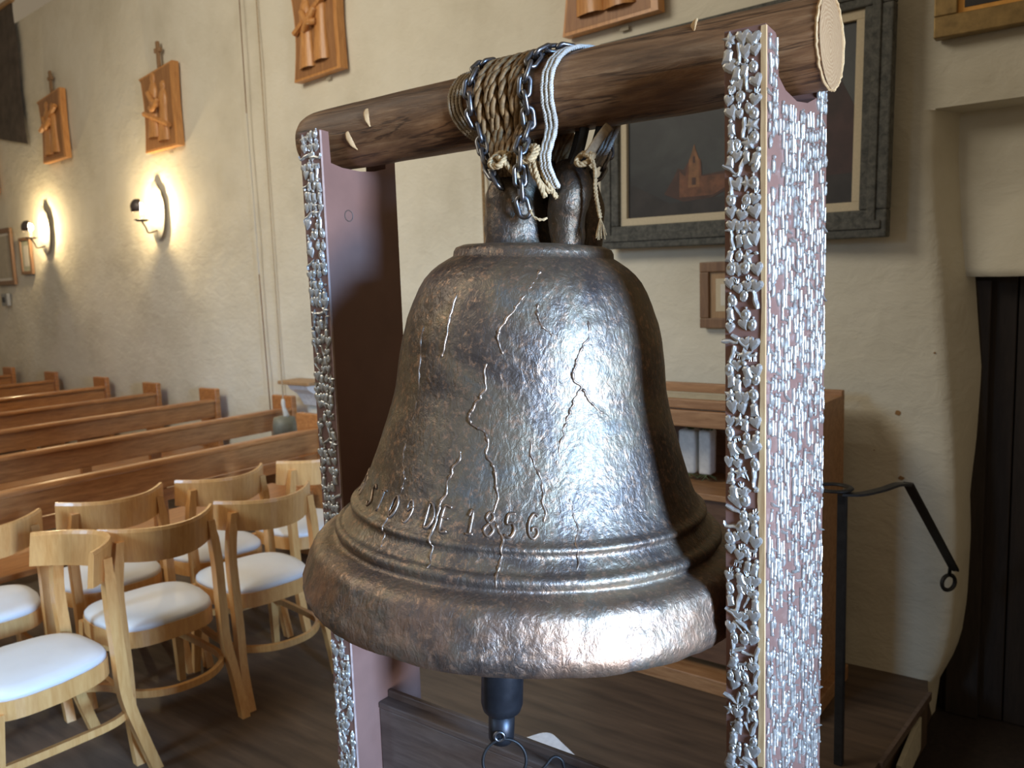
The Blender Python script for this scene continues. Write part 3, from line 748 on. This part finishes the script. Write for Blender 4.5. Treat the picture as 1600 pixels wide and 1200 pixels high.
# ------------------------------------------------------------------ chairs
def chair_meshes():
    d = {}
    def leg(y0, y1, yt):
        pts = catmull([(.288, y0, 0), (.240, y0 * .985, .16), (.208, y1, .30), (.198, y1, .45), (.190, y1, .62), (.196, yt, .785)], 6)
        v = []; f = []
        for i, p in enumerate(pts):
            t = i / (len(pts) - 1); hx = .020 - .004 * abs(t - .5) ; hy = .0165
            if t > .93: hx *= .8; hy *= .85
            for sx, sy in ((-1, -1), (1, -1), (1, 1), (-1, 1)): v.append((p.x + sx * hx, p.y + sy * hy, p.z))
        n = len(pts)
        for i in range(n - 1):
            for k in range(4):
                k2 = (k + 1) % 4; f.append([i * 4 + k, i * 4 + k2, (i + 1) * 4 + k2, (i + 1) * 4 + k])
        f += [[3, 2, 1, 0], [(n - 1) * 4 + k for k in range(4)]]
        return v, f
    d['rear_leg'] = [leg(s * .205, s * .19, s * .172) for s in (-1, 1)]
    def fleg(s):
        v = []
        for z, h in ((0, .0135), (.40, .0205)):
            for sx, sy in ((-1, -1), (1, -1), (1, 1), (-1, 1)): v.append((-.185 - .03 * (1 - z / .4) + sx * h, s * (.175 + .02 * (1 - z / .4)) + sy * h, z))
        return v, [[3, 2, 1, 0], [4, 5, 6, 7]] + [[k, (k + 1) % 4, 4 + (k + 1) % 4, 4 + k] for k in range(4)]
    d['front_leg'] = [fleg(s) for s in (-1, 1)]
    def outline(n, gx=0, gy=0):
        pts = []
        for i in range(n):
            a = 2 * PI * i / n; c, s = math.cos(a), math.sin(a)
            x = (abs(c) ** .55) * (1 if c >= 0 else -1) * (.21 + gx); yy = (abs(s) ** .55) * (1 if s >= 0 else -1)
            wdt = (.215 if x < 0 else .215 - .03 * (x / .21)) + gy
            if x > .10: x = x
            pts.append((x, yy * wdt))
        return pts
    def slab(z0, z1, g, dome=0):
        n = 40; o1 = outline(n, g, g); v = []; f = []
        lay = [(z0, 1.0), (z1 - .012 if dome else z1, 1.0)] + ([(z1 - .003, .965), (z1 + dome * .6, .8), (z1 + dome, .4)] if dome else [])
        for z, k in lay: v += [(x * k, y * k, z) for x, y in o1]
        for j in range(len(lay) - 1):
            for i in range(n):
                i2 = (i + 1) % n; f.append([j * n + i, j * n + i2, (j + 1) * n + i2, (j + 1) * n + i])
        f += [list(range(n - 1, -1, -1)), [(len(lay) - 1) * n + i for i in range(n)]]
        return v, f
    d['seat'] = slab(.435, .462, -.004, .014); d['seat_frame'] = slab(.375, .436, .0)
    # backrest: bent band, bulging backwards
    v = []; f = []; n = 18
    for i in range(n + 1):
        u = -1 + 2 * i / n; yy = u * .214; xx = .272 - .150 * u * u
        nx, ny = 1, 2 * .150 * u / .214; l = math.hypot(nx, ny); nx /= l; ny /= l
        top = .826 + .004 * u * u; bot = .70 + .012 * u * u; h = .0095
        for sx, z, k in ((-1, bot, 1), (1, bot, 1), (1, top - .012, 1), (.5, top, 1), (-.5, top, 1), (-1, top - .012, 1)): v.append((xx + nx * h * sx + (z - .76) * .12, yy + ny * h * sx, z))
    for i in range(n):
        for k in range(6):
            k2 = (k + 1) % 6; f.append([i * 6 + k, i * 6 + k2, (i + 1) * 6 + k2, (i + 1) * 6 + k])
    f += [[5, 4, 3, 2, 1, 0], [n * 6 + k for k in range(6)]]
    d['backrest'] = (v, [q[::-1] for q in f])
    pts = catmull([(-.19, -.185, .225), (.02, -.195, .222), (.18, -.185, .22), (.275, -.10, .22), (.30, 0, .22), (.275, .10, .22), (.18, .185, .22), (.02, .195, .222), (-.19, .185, .225)], 6)
    v = []; f = []
    for p, t, a, b in frames(pts):
        sd2 = Vector((t.y, -t.x, 0)).normalized()
        for s, z in ((-1, -1), (1, -1), (1, 1), (-1, 1)): v.append(p + sd2 * s * .009 + Vector((0, 0, z * .013)))
    n = len(pts)
    for i in range(n - 1):
        for k in range(4):
            k2 = (k + 1) % 4; f.append([i * 4 + k, (i + 1) * 4 + k, (i + 1) * 4 + k2, i * 4 + k2])
    f += [[0, 1, 2, 3], [(n - 1) * 4 + k for k in (3, 2, 1, 0)]]
    d['stretcher'] = (v, f)
    return d
CD = chair_meshes()
def make_chair(label, x, y, rz):
    t = thing('chair', label, 'chair', (x, y, 0), math.radians(rz), 'beech chairs with white seats behind the pews')
    for k in (0, 1):
        obj('leg', CD['front_leg'][k], M['chair'], t); obj('leg', CD['rear_leg'][k], M['chair'], t)
    obj('seat', CD['seat'], M['vinyl'], t, True); obj('seat_frame', CD['seat_frame'], M['chair'], t, False)
    obj('backrest', CD['backrest'], M['chair'], t); obj('stretcher', CD['stretcher'], M['chair'], t)
    return t
def copy_chair(src, label, x, y, rz):
    r = src.copy(); COL.objects.link(r); r.location = (x, y, 0); r.rotation_euler = (0, 0, math.radians(rz)); r['label'] = label
    for ch in list(src.children):
        c = ch.copy(); COL.objects.link(c); c.parent = r
    return r
c0 = make_chair('beech chair in the front row, second from the bell, back to the camera', -2.17, .42, -6)
for lab, x, y, rz in [('beech chair in the front row, nearest the bell', -2.14, .88, -8),
    ('beech chair turned sideways, its curved back seen end on, in front of the rows', -2.03, -.085, 90),
    ('beech chair next to the pew, third from the left post, behind the front row', -2.71, .53, -7),
    ('beech chair next to the pew, second from the left post', -2.64, 1.01, -6),
    ('beech chair next to the pew, half hidden by the left post', -2.56, 1.50, -6),
    ('beech chair cut off by the left edge, in the row by the pew', -2.74, .03, -8)]:
    copy_chair(c0, lab, x, y, rz)

# ------------------------------------------------------------------ pews
def make_pew(label, x, yend, y0=-1.0):
    t = thing('pew', label, 'pew', (x, 0, 0), 0, 'varnished pine pews along the wall')
    obj('back_rail', box(-.024, .034, y0, yend, .797, .828, .010), M['pew'], t)
    obj('back_board', box(-.012, .014, y0, yend, .680, .797, .003), M['pew'], t)
    if x > -3.5: obj('lower_board', box(-.030, -.008, y0, yend, .605, .668, .003), M['pew'], t)
    obj('seat_plank', box(-.43, -.03, y0, yend - .03, .41, .44, .004), M['pew'], t)
    obj('end_panel', cat_vf(box(-.19, .035, yend, yend + .045, .0, .905, .008), box(-.44, -.18, yend, yend + .045, 0, .44, .006)), M['pew'], t)
    y = yend - 1.02
    while y > y0:
        obj('support', box(-.045, -.012, y - .035, y + .035, 0, .797, .004), M['pew'], t); y -= 1.05
    obj('support', box(-.045, -.012, y0, y0 + .06, 0, .797, .004), M['pew'], t)
    return t
pews = [(-3.06, 2.04, 'nearest pine pew, right behind the chairs'), (-3.95, 2.54, 'second pine pew from the chairs, a weight hanging by its end'), (-4.93, 2.58, 'third pine pew from the chairs'),
        (-5.84, 2.62, 'fourth pine pew from the chairs'), (-6.85, 2.70, 'fifth pine pew from the chairs'), (-8.02, 2.78, 'sixth pine pew from the chairs'), (-9.2, 2.86, 'seventh pine pew from the chairs, its end post by the left edge'), (-10.4, 2.94, 'farthest pine pew in view, at the left edge')]
for x, ye, lab in pews: make_pew(lab, x, ye)

# ------------------------------------------------------------------ wall hangings on the left
def on_wall(name, label, cat, x, z, group=None, gap=.0, tilt=0):
    t = thing(name, label, cat, (x, wall_y(x) - .016 - gap, z), 0, group)
    t.rotation_euler = (0, tilt, wall_rz(x)); return t
def plaque(label, x, z, w, h, seed, cross=True):
    t = on_wall('carved_plaque', label, 'carving', x, z, 'carved wooden stations hung along the wall')
    pts = []
    for i in range(9): u = i / 8; pts.append((-w / 2 + .045 * math.sin(PI * u) * (1 if seed % 2 else .8), h / 2 - h * u))
    pts += [(w / 2, -h / 2), (w / 2 - .012, 0), (w / 2, h / 2)]
    pts[0] = (-w / 2 - .02, h / 2 - .05)
    v, f = prism(pts, -.055, 0.0, 'y'); obj('plank', (v, f), M['carving'], t)
    obj('face_panel', prism([(x * .90 - .012, z * .95) for x, z in pts], -.0565, -.05, 'y'), M['carving_face'], t)
    rn = random.Random(seed)
    for k, (fx, fh) in enumerate([(-.09, .78), (.07, .72)]):
        hh = h * fh; zb = -h * .42 + rn.uniform(0, .05); lean = rn.uniform(-.05, .05)
        prf = [(0, .085), (.12, .08), (.35, .062), (.55, .058), (.72, .068), (.82, .045), (.86, .03), (.90, .04), (.96, .038), (1.0, .015)]
        vv = []; ff = []; n = 12
        for u, r in prf:
            for a in range(n):
                an = 2 * PI * a / n; r2 = r * (1 + .10 * math.cos(an * 5) * (u < .7))
                vv.append((fx + lean * u + r2 * math.cos(an) * w / .55, -.055 + r2 * .45 * math.sin(an), zb + hh * u))
        for i in range(len(prf) - 1):
            for a in range(n):
                a2 = (a + 1) % n; ff.append([i * n + a, i * n + a2, (i + 1) * n + a2, (i + 1) * n + a])
        arm = tube(catmull([(fx, -.085, zb + hh * .7), (fx + .08 * (1 if k == 0 else -1), -.095, zb + hh * .55), (fx + .15 * (1 if k == 0 else -1), -.08, zb + hh * (.45 + .2 * rn.random()))], 5), .022, 8)
        obj('carved_figure', cat_vf((vv, ff), arm), M['carving'], t, True)
    bar = tube([(-.2, -.075, -.02), (.2, -.08, .16 * (1 if seed % 2 else -1))], .022, 6)
    obj('carved_beam', bar, M['carving'], t)
    if cross: obj('cross', cat_vf(box(-.018, .018, -.03, -.008, h / 2 - .02, h / 2 + .20, .004), box(-.045, .045, -.032, -.006, h / 2 + .115, h / 2 + .15, .004)), M['carving_dark'], t)
    obj('number_tag', box(.03, .08, -.006, 0, -h / 2 - .032, -h / 2 - .012), M['paper_dark'], t)
    return t
plaque('carved wooden plaque with a cross on top, beside the dark hide', -7.57, 3.30, .54, .64, 1)
plaque('carved wooden plaque with a cross on top, above the brighter wall lamp', -5.47, 3.14, .54, .64, 2)
plaque('carved wooden plaque with two robed figures, between the hanging cords and the log', -3.50, 3.37, .53, .64, 3)
plaque('carved wooden plaque above the log, over the bell', -1.16, 3.17, .55, .66, 4)
plaque('carved wooden plaque at the left edge, only its corner in view', -9.5, 3.15, .55, .64, 5)
h = on_wall('hide_painting', 'big dark hide hanging at the upper left of the wall', 'painting', -8.75, 3.87, None)
V, F = [], []
for j in range(15):
    for i in range(11):
        u = -1 + i / 5; v_ = -1 + j / 7
        V.append((-.02 + u * .49 + .02 * math.sin(v_ * 5) * abs(u), -.02 - .02 * abs(noise.noise(Vector((u * 2, v_ * 2, 0)))), v_ * .70 + (.10 * (1 - u) if j == 0 else (.05 * (1 - u) if j == 1 else 0)) + .06))
for j in range(14):
    for i in range(10): F.append([j * 11 + i, j * 11 + i + 1, j * 11 + i + 12, j * 11 + i + 11])
obj('hide', (V, F), M['hide'], h, True)
obj('top_rod', box(-.53, .49, -.05, -.01, .75, .79, .006), M['frame_tan'], h)
def sconce(label, x, z):
    t = on_wall('wall_sconce', label, 'lamp', x, z, 'tin wall sconces')
    # lancet backplate with scalloped shoulders
    half = [(0, .235), (.03, .225), (.05, .19), (.075, .165), (.095, .16), (.105, .13), (.112, .10), (.128, .08), (.134, .03), (.132, -.06), (.12, -.13), (.10, -.18), (.06, -.225), (0, -.245)]
    pts = half + [(-a, b) for a, b in half[-2:0:-1]]
    obj('backplate', prism(pts, -.026, -.022, 'y'), M['tin'], t)
    obj('standoff', cat_vf(box(-.02, .02, -.022, 0, .10, .14), box(-.02, .02, -.022, 0, -.14, -.10)), M['tin_dark'], t)
    obj('arm', tube(catmull([(0, -.026, -.17), (0, -.10, -.19), (0, -.12, -.15), (0, -.15, -.10)], 8), .008, 8), M['tin_dark'], t, True)
    obj('drip_pan', tf(lathe([(0, -.012), (.04, -.01), (.062, .004), (.06, .006), (.038, -.004), (0, -.006)], 24), Matrix.Translation((0, -.15, -.09))), M['tin_dark'], t, True)
    obj('candle_tube', tf(lathe([(.013, .06), (.014, 0), (.014, -.005)], 16), Matrix.Translation((0, -.15, -.085))), M['cream_plate'], t, True)
    obj('bulb', ball((0, -.15, .015), .026, 16, 10, (1, 1, 1.35)), M['bulb'], t, True)
    # scalloped half shade in front of the bulb
    v = []; f = []; n = 16
    for j in range(7):
        for i in range(n + 1):
            a = -PI * .84 + PI * .68 * i / n; e = -.42 + 1.35 * j / 6 - (.10 * abs(math.sin(i * PI / 2)) if j == 0 else 0); r = .082
            v.append((r * math.cos(a) * math.cos(e), -.15 + r * math.sin(a) * math.cos(e), .012 + r * math.sin(e)))
    for j in range(6):
        for i in range(n):
            q = j * (n + 1) + i; f.append([q, q + 1, q + n + 2, q + n + 1])
    o = obj('shade', (v, f), M['tin_dark'], t, True)
    md = o.modifiers.new('thick', 'SOLIDIFY'); md.thickness = .003
    return t
sconce('lit tin sconce below the second carved plaque', -5.71, 2.36)
sconce('lit tin sconce farther along the wall, beside two small frames', -8.07, 2.36)
def framed(name, label, cat, x, z, w, h, bw, fm, layers, group=None, tilt=0, depth=.03):
    t = on_wall(name, label, cat, x, z, group, 0, tilt)
    for nm, (a, b, c, d2) in {'frame_rail': (-w / 2, w / 2, h / 2 - bw, h / 2)}.items():
        obj('frame_rail', box(a, b, -depth, 0, c, d2, .004), fm, t); obj('frame_rail', box(a, b, -depth, 0, -h / 2, -h / 2 + bw, .004), fm, t)
    obj('frame_stile', box(-w / 2, -w / 2 + bw, -depth, 0, -h / 2 + bw, h / 2 - bw, .004), fm, t); obj('frame_stile', box(w / 2 - bw, w / 2, -depth, 0, -h / 2 + bw, h / 2 - bw, .004), fm, t)
    d2 = depth * .5; g = bw
    for nm, ins, mt in layers:
        obj(nm, box(-w / 2 + g, w / 2 - g, -d2, -.001, -h / 2 + g, h / 2 - g), mt, t); d2 += .002; g += ins
    return t
framed('picture_frame', 'brown framed print at the left edge below the carvings', 'picture', -9.28, 2.13, .58, .62, .05, M['frame_brown'], [('mat_board', .03, M['paper']), ('print', .02, M['paper_dark'])])
framed('picture_frame', 'narrow brown framed print just left of the far sconce', 'picture', -8.62, 2.115, .30, .39, .035, M['frame_brown'], [('mat_board', .05, M['mat_green']), ('print', .02, M['paper'])])
t = on_wall('wall_switch', 'small grey switch box on the wall under the framed print', 'switch', -9.33, 1.66)
obj('housing', box(-.09, .09, -.04, 0, -.07, .07, .008), M['grey_plastic'], t); obj('toggle', box(-.02, .02, -.055, -.04, -.03, .03, .004), M['iron'], t)
# cords and weight
c = thing('wall_rope', 'thin cord with a white beaded middle hanging down the wall left of the bell', 'cord', (-4.35, 2.66, 4.3))
obj('dark_upper', tube([(0.0, 0, 0), (-.01, 0, -1.36)], .004, 6), M['frame_brown'], c)
obj('beaded_middle', rope([(-.01, 0, -1.36), (0, 0, -2.0), (.005, 0, -2.52)], .007, 40, 2, 6, .012), M['cord_white'], c, True)
obj('dark_lower', tube([(.005, 0, -2.52), (.03, 0, -3.6), (.03, 0, -4.25)], .0045, 6), M['frame_brown'], c)
o = obj('cord_shadow_line', tube([(-4.19, 2.68, 4.3), (-4.19, 2.68, 2.2), (-4.17, 2.67, .3)], .004, 6), M['cord_tan']); tag(o, 'thin line on the wall just right of the white cord, standing in for its shadow', 'string')  # thin tube stands in for the beaded cord's shadow on the wall
t = thing('hanging_weight', 'small grey weight hanging on a string before the second pew end', 'weight', (-3.70, 2.30, .78))
obj('string', tube([(0, 0, .14), (-.02, .02, 3.5)], .004, 6), M['cord_tan'], t); obj('body', lathe([(0, .035), (.035, .035), (.07, .025), (.078, -.02), (.08, -.11), (0, -.11)], 24), M['lead'], t, True)
obj('tied_end', tube(catmull([(.0, 0, .15), (.015, -.01, .10), (.03, 0, .03)], 5), [.008, .012, .014, .014, .014, .012, .014, .016, .018, .02, .016], 8), M['cord_white'], t, True)
t = thing('wall_bracket', 'small white bracket shelf with tan top behind the left post', 'shelf', (-3.82, 2.685, .83))
obj('top_board', box(-.17, .17, -.20, 0, .165, .19, .005), M['frame_tan'], t)
obj('bracket', prism([(0, 0), (-.03, .0), (-.06, .05), (-.09, .09), (-.15, .13), (-.17, .165), (0, .165)], -.10, .10, 'x'), M['white_stone'], t)
o = obj('brown_cord', tube([(-2.05, 2.47, 2.35), (-2.055, 2.47, 1.2)], .009, 8), M['manila']); tag(o, 'thin brown cord on the wall behind the bell crown', 'cord')
t = on_wall('metal_ring', 'small metal ring on the wall over the bell shoulder', 'ring', -1.31, 1.83)
obj('hoop', tf(torus(.04, .010, 24, 8), Matrix.Translation((0, -.05, 0)) @ Matrix.Rotation(PI / 2, 4, 'X')), M['brass'], t, True); obj('hook', tube([(0, -.0, .045), (0, -.05, .04)], .006, 6), M['iron'], t)

# ------------------------------------------------------------------ pictures on the right
def church_paint():
    mt, n, l, b = nt('oil_painting')
    tc = n.new('ShaderNodeTexCoord')
    f = noise_tex(n, l, coord(n, l, (1, 1, 1.5)), 3.2, 5, .6, .7)
    c = ramp(n, l, f, [(.3, (.010, .009, .009)), (.5, (.021, .022, .021)), (.68, (.038, .041, .038))])
    l.new(c, b.inputs['Base Color']); b.inputs['Roughness'].default_value = .5
    return mt
M['oil'] = church_paint()
M['oil_adobe'] = flat('painted_adobe', (.15, .058, .026), .6, nz=.4, nscale=25); M['oil_adobe2'] = flat('painted_adobe_light', (.22, .10, .04), .6, nz=.35, nscale=25)
M['oil_shade'] = flat('painted_adobe_shade', (.06, .026, .017), .6, nz=.35, nscale=18); M['oil_hill'] = flat('painted_red_hill', (.040, .017, .015), .6, nz=.4, nscale=12)
M['oil_dark'] = flat('painted_dark_ground', (.024, .019, .017), .6, nz=.4, nscale=12)
pt = on_wall('oil_painting', 'large dark oil painting of an adobe church in a grey wooden frame', 'painting', -.545, 2.265, None, .03, math.radians(.9))
W, Hh, bw = 1.335, .955, .105
for a in ((-W / 2, W / 2, Hh / 2 - bw, Hh / 2), (-W / 2, W / 2, -Hh / 2, -Hh / 2 + bw)):
    obj('frame_rail', cat_vf(box(a[0], a[1], -.05, 0, a[2], a[3], .006), box(a[0] + .02, a[1] - .02, -.058, -.04, (a[2] + a[3]) / 2 - .02, (a[2] + a[3]) / 2 + .012, .004)), M['frame_grey'], pt)
for a in ((-W / 2, -W / 2 + bw), (W / 2 - bw, W / 2)):
    obj('frame_stile', cat_vf(box(a[0], a[1], -.05, 0, -Hh / 2 + bw, Hh / 2 - bw, .006), box((a[0] + a[1]) / 2 - .02, (a[0] + a[1]) / 2 + .012, -.058, -.04, -Hh / 2 + .06, Hh / 2 - .06, .004)), M['frame_grey'], pt)
ix, iz = W / 2 - bw, Hh / 2 - bw
for a in ((-ix, ix, iz - .035, iz), (-ix, ix, -iz, -iz + .035), (-ix, -ix + .035, -iz + .035, iz - .035), (ix - .035, ix, -iz + .035, iz - .035)):
    obj('liner', box(a[0], a[1], -.03, 0, a[2], a[3], .002), M['linen'], pt)
cv = obj('canvas', box(-ix + .03, ix - .03, -.012, -.004, -iz + .03, iz - .03), M['oil'], pt)
def paint(name, poly, dy, mat): obj(name, prism(poly, -.0125 - dy, -.010, 'y'), mat, cv)
px, pz = -.20, -.27
paint('painted_ground', [(-ix + .035, -iz + .035), (ix - .035, -iz + .035), (ix - .035, -iz + .16), (.1, -iz + .11), (-.15, -iz + .10), (-.3, -iz + .09), (-ix + .035, -iz + .20)], .0004, M['oil_dark'])
paint('painted_church', [(px - .13, pz + .03), (px - .03, pz - .01), (px + .12, pz), (px + .22, pz + .04), (px + .20, pz + .11), (px + .065, pz + .10), (px + .06, pz + .16), (px - .01, pz + .16), (px - .03, pz + .13), (px - .06, pz + .14), (px - .08, pz + .10)], .0008, M['oil_shade'])
paint('painted_church', [(px - .05, pz + .01), (px + .12, pz + .01), (px + .20, pz + .05), (px + .20, pz + .095), (px + .06, pz + .095), (px + .055, pz + .17), (px + .0, pz + .175), (px - .02, pz + .10), (px - .05, pz + .125)], .0012, M['oil_adobe'])
paint('painted_tower', [(px - .005, pz + .05), (px + .052, pz + .05), (px + .048, pz + .17), (px + .036, pz + .20), (px + .024, pz + .235), (px + .012, pz + .20), (px + .0, pz + .17)], .0016, M['oil_adobe2'])
paint('painted_opening', [(px + .018, pz + .155), (px + .030, pz + .155), (px + .030, pz + .18), (px + .024, pz + .187), (px + .018, pz + .18)], .002, M['oil_shade'])
paint('painted_opening', [(px + .014, pz + .06), (px + .034, pz + .06), (px + .034, pz + .092), (px + .014, pz + .092)], .002, M['oil_shade'])
paint('painted_hill', [(.12, -iz + .14), (ix - .036, -iz + .15), (ix - .036, .02), (ix - .12, .18), (ix - .20, .02), (.24, -.12)], .0005, M['oil_hill'])
framed('picture_frame', 'small brown framed picture behind the right post', 'picture', -.555, 1.568, .30, .295, .045, M['frame_brown'], [('mat_board', .03, M['frame_tan']), ('inner_mat', .025, M['linen']), ('print', .02, M['paper'])])
framed('gold_frame', 'antique gold frame at the upper right corner', 'picture', .60, 2.86, .72, .76, .075, M['frame_gold'], [('gold_liner', .02, M['gold_liner']), ('canvas', .02, M['oil_dark'])], depth=.05)

# ------------------------------------------------------------------ display cabinet
cb = thing('display_cabinet', 'wooden display cabinet with open shelf behind the bell', 'cabinet', (-.58, 1.98, 0), math.radians(-1))
CX0, CX1, CY0, CY1 = -.44, .545, -.19, .19
obj('side_panel', box(CX1 - .03, CX1, CY0, CY1, .06, 1.17, .003), M['cabinet'], cb); obj('side_panel', box(CX0, CX0 + .03, CY0, CY1, .06, 1.17, .003), M['cabinet'], cb)
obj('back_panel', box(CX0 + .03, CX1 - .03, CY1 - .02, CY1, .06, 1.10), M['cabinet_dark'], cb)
obj('top_rail', box(CX0, CX1, CY0, CY0 + .035, 1.135, 1.172, .004), M['cabinet'], cb); obj('top_rail', box(CX0, CX1, CY1 - .03, CY1, 1.15, 1.19, .004), M['cabinet'], cb)
obj('top_cloth', box(CX0 + .03, CX1 - .03, CY0 + .03, CY1 - .03, 1.12, 1.142), M['pale_cloth'], cb)
obj('apron', box(CX0 + .03, CX1 - .03, CY0 - .012, CY0 + .02, 1.065, 1.13, .004), M['cabinet'], cb)
obj('shelf', box(CX0 + .03, CX1 - .03, CY0, CY1 - .02, .775, .80, .003), M['cabinet'], cb)
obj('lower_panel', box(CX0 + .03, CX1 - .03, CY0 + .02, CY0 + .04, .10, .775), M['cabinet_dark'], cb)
obj('plinth', box(CX0 - .03, CX1 + .03, CY0 - .05, CY1, 0, .062, .004), M['cabinet'], cb)
for i, (x, w2, lab) in enumerate([(-.613, .072, 'white folded cotton bundle on the cabinet shelf, left of the pair'), (-.535, .055, 'white folded cotton bundle on the cabinet shelf, right of the pair')]):
    t = thing('cotton_bundle', lab, 'bundle', (x, 1.99, .802), 0, 'white bundles on the cabinet shelf')
    v, f = box(-w2 / 2, w2 / 2, -.035, .035, .03, .215, .01); v = [Vector(p) + noise.noise_vector(Vector(p) * 22 + Vector((i * 5, 0, 0))) * .006 for p in v]
    obj('cloth', (v, f), M['white_cloth'], t, True)
    rn = random.Random(i); parts = []
    for k in range(14):
        a = rn.uniform(0, 6.28); parts.append(tube([(rn.uniform(-.02, .02), 0, .21), (.03 * math.cos(a), .03 * math.sin(a), .222 + .015 * rn.random())], [.004, .001], 4))
        parts.append(tube([(rn.uniform(-.02, .02), -.02, .04), (.045 * math.cos(a), -.01 + .03 * math.sin(a), .004 + .02 * rn.random())], [.004, .001], 4))
    obj('dry_sprigs', cat_vf(*parts), M['foliage'], t)

# ------------------------------------------------------------------ iron handrail, step plate, white box top
hr = thing('iron_handrail', 'black iron handrail with a ring top beside the step', 'handrail', (.135, 1.52, 0))
obj('post', box(-.0135, .0135, -.0135, .0135, 0, .945, .002), M['iron'], hr)
obj('ring', tf(torus(.052, .0125, 36, 8), Matrix.Translation((-.03, .0, .952)) @ Matrix.Diagonal((1, 1, .45, 1))), M['iron'], hr, True)
def strip(pts, w, th):
    v = []; f = []; P = [Vector(p) for p in pts]; n = len(P)
    for i, p in enumerate(P):
        t = (P[min(i + 1, n - 1)] - P[max(i - 1, 0)]).normalized(); s = t.cross(Vector((0, 0, 1)))
        s = s.normalized(); u = s.cross(t)
        for a, b in ((-1, -1), (1, -1), (1, 1), (-1, 1)): v.append(p + s * a * w / 2 + u * b * th / 2)
    for i in range(n - 1):
        for k in range(4): f.append([i * 4 + k, i * 4 + (k + 1) % 4, (i + 1) * 4 + (k + 1) % 4, (i + 1) * 4 + k])
    f += [[3, 2, 1, 0], [(n - 1) * 4 + k for k in range(4)]]
    return v, f
arc = catmull([(0, -.03, .942), (.05, .02, .936), (.10, .09, .942), (.135, .14, .952), (.162, .18, .947 - 0)], 8)
obj('curved_bar', strip(arc, .03, .008), M['iron'], hr)
obj('sloping_bar', strip([(.160, .178, .951), (.196, .429, .733), (.232, .68, .515)], .032, .009), M['iron'], hr)
obj('wall_eye', cat_vf(tf(torus(.03, .008, 20, 6), Matrix.Translation((.21, .70, .455)) @ Matrix.Rotation(PI / 2, 4, 'X') @ Matrix.Rotation(.9, 4, 'Y')), tube([(.232, .68, .515), (.215, .69, .515), (.212, .70, .485)], .007, 6)), M['iron'], hr, True)
o = obj('step_plate', prism([(1.72, -.06), (2.06, -.035), (2.06, -.165), (1.72, -.075 - .09)], .275, .292, 'x'), M['cream_plate']); tag(o, 'cream plate set in the riser of the floor step', 'plate')
st = thing('white_topped_stand', 'small stand with a white rounded top behind the cross board', 'stand', (-.355, .455, 0), math.radians(-27))
def rrect(w, h, r, n=5):
    p = []
    for cx, cy, a0 in ((w / 2 - r, h / 2 - r, 0), (-w / 2 + r, h / 2 - r, PI / 2), (-w / 2 + r, -h / 2 + r, PI), (w / 2 - r, -h / 2 + r, 1.5 * PI)):
        for i in range(n + 1): a = a0 + PI / 2 * i / n; p.append((cx + r * math.cos(a), cy + r * math.sin(a)))
    return p
obj('top', prism(rrect(.195, .185, .03), .390, .400, 'z'), M['white_stone'], st); obj('shaded_edge_band', prism(rrect(.201, .191, .033), .372, .390, 'z'), M['edge_shade'], st)
obj('column', box(-.04, .04, -.04, .04, .02, .375, .004), M['dark_board'], st); obj('base', box(-.1, .1, -.085, .085, 0, .02, .004), M['dark_board'], st)
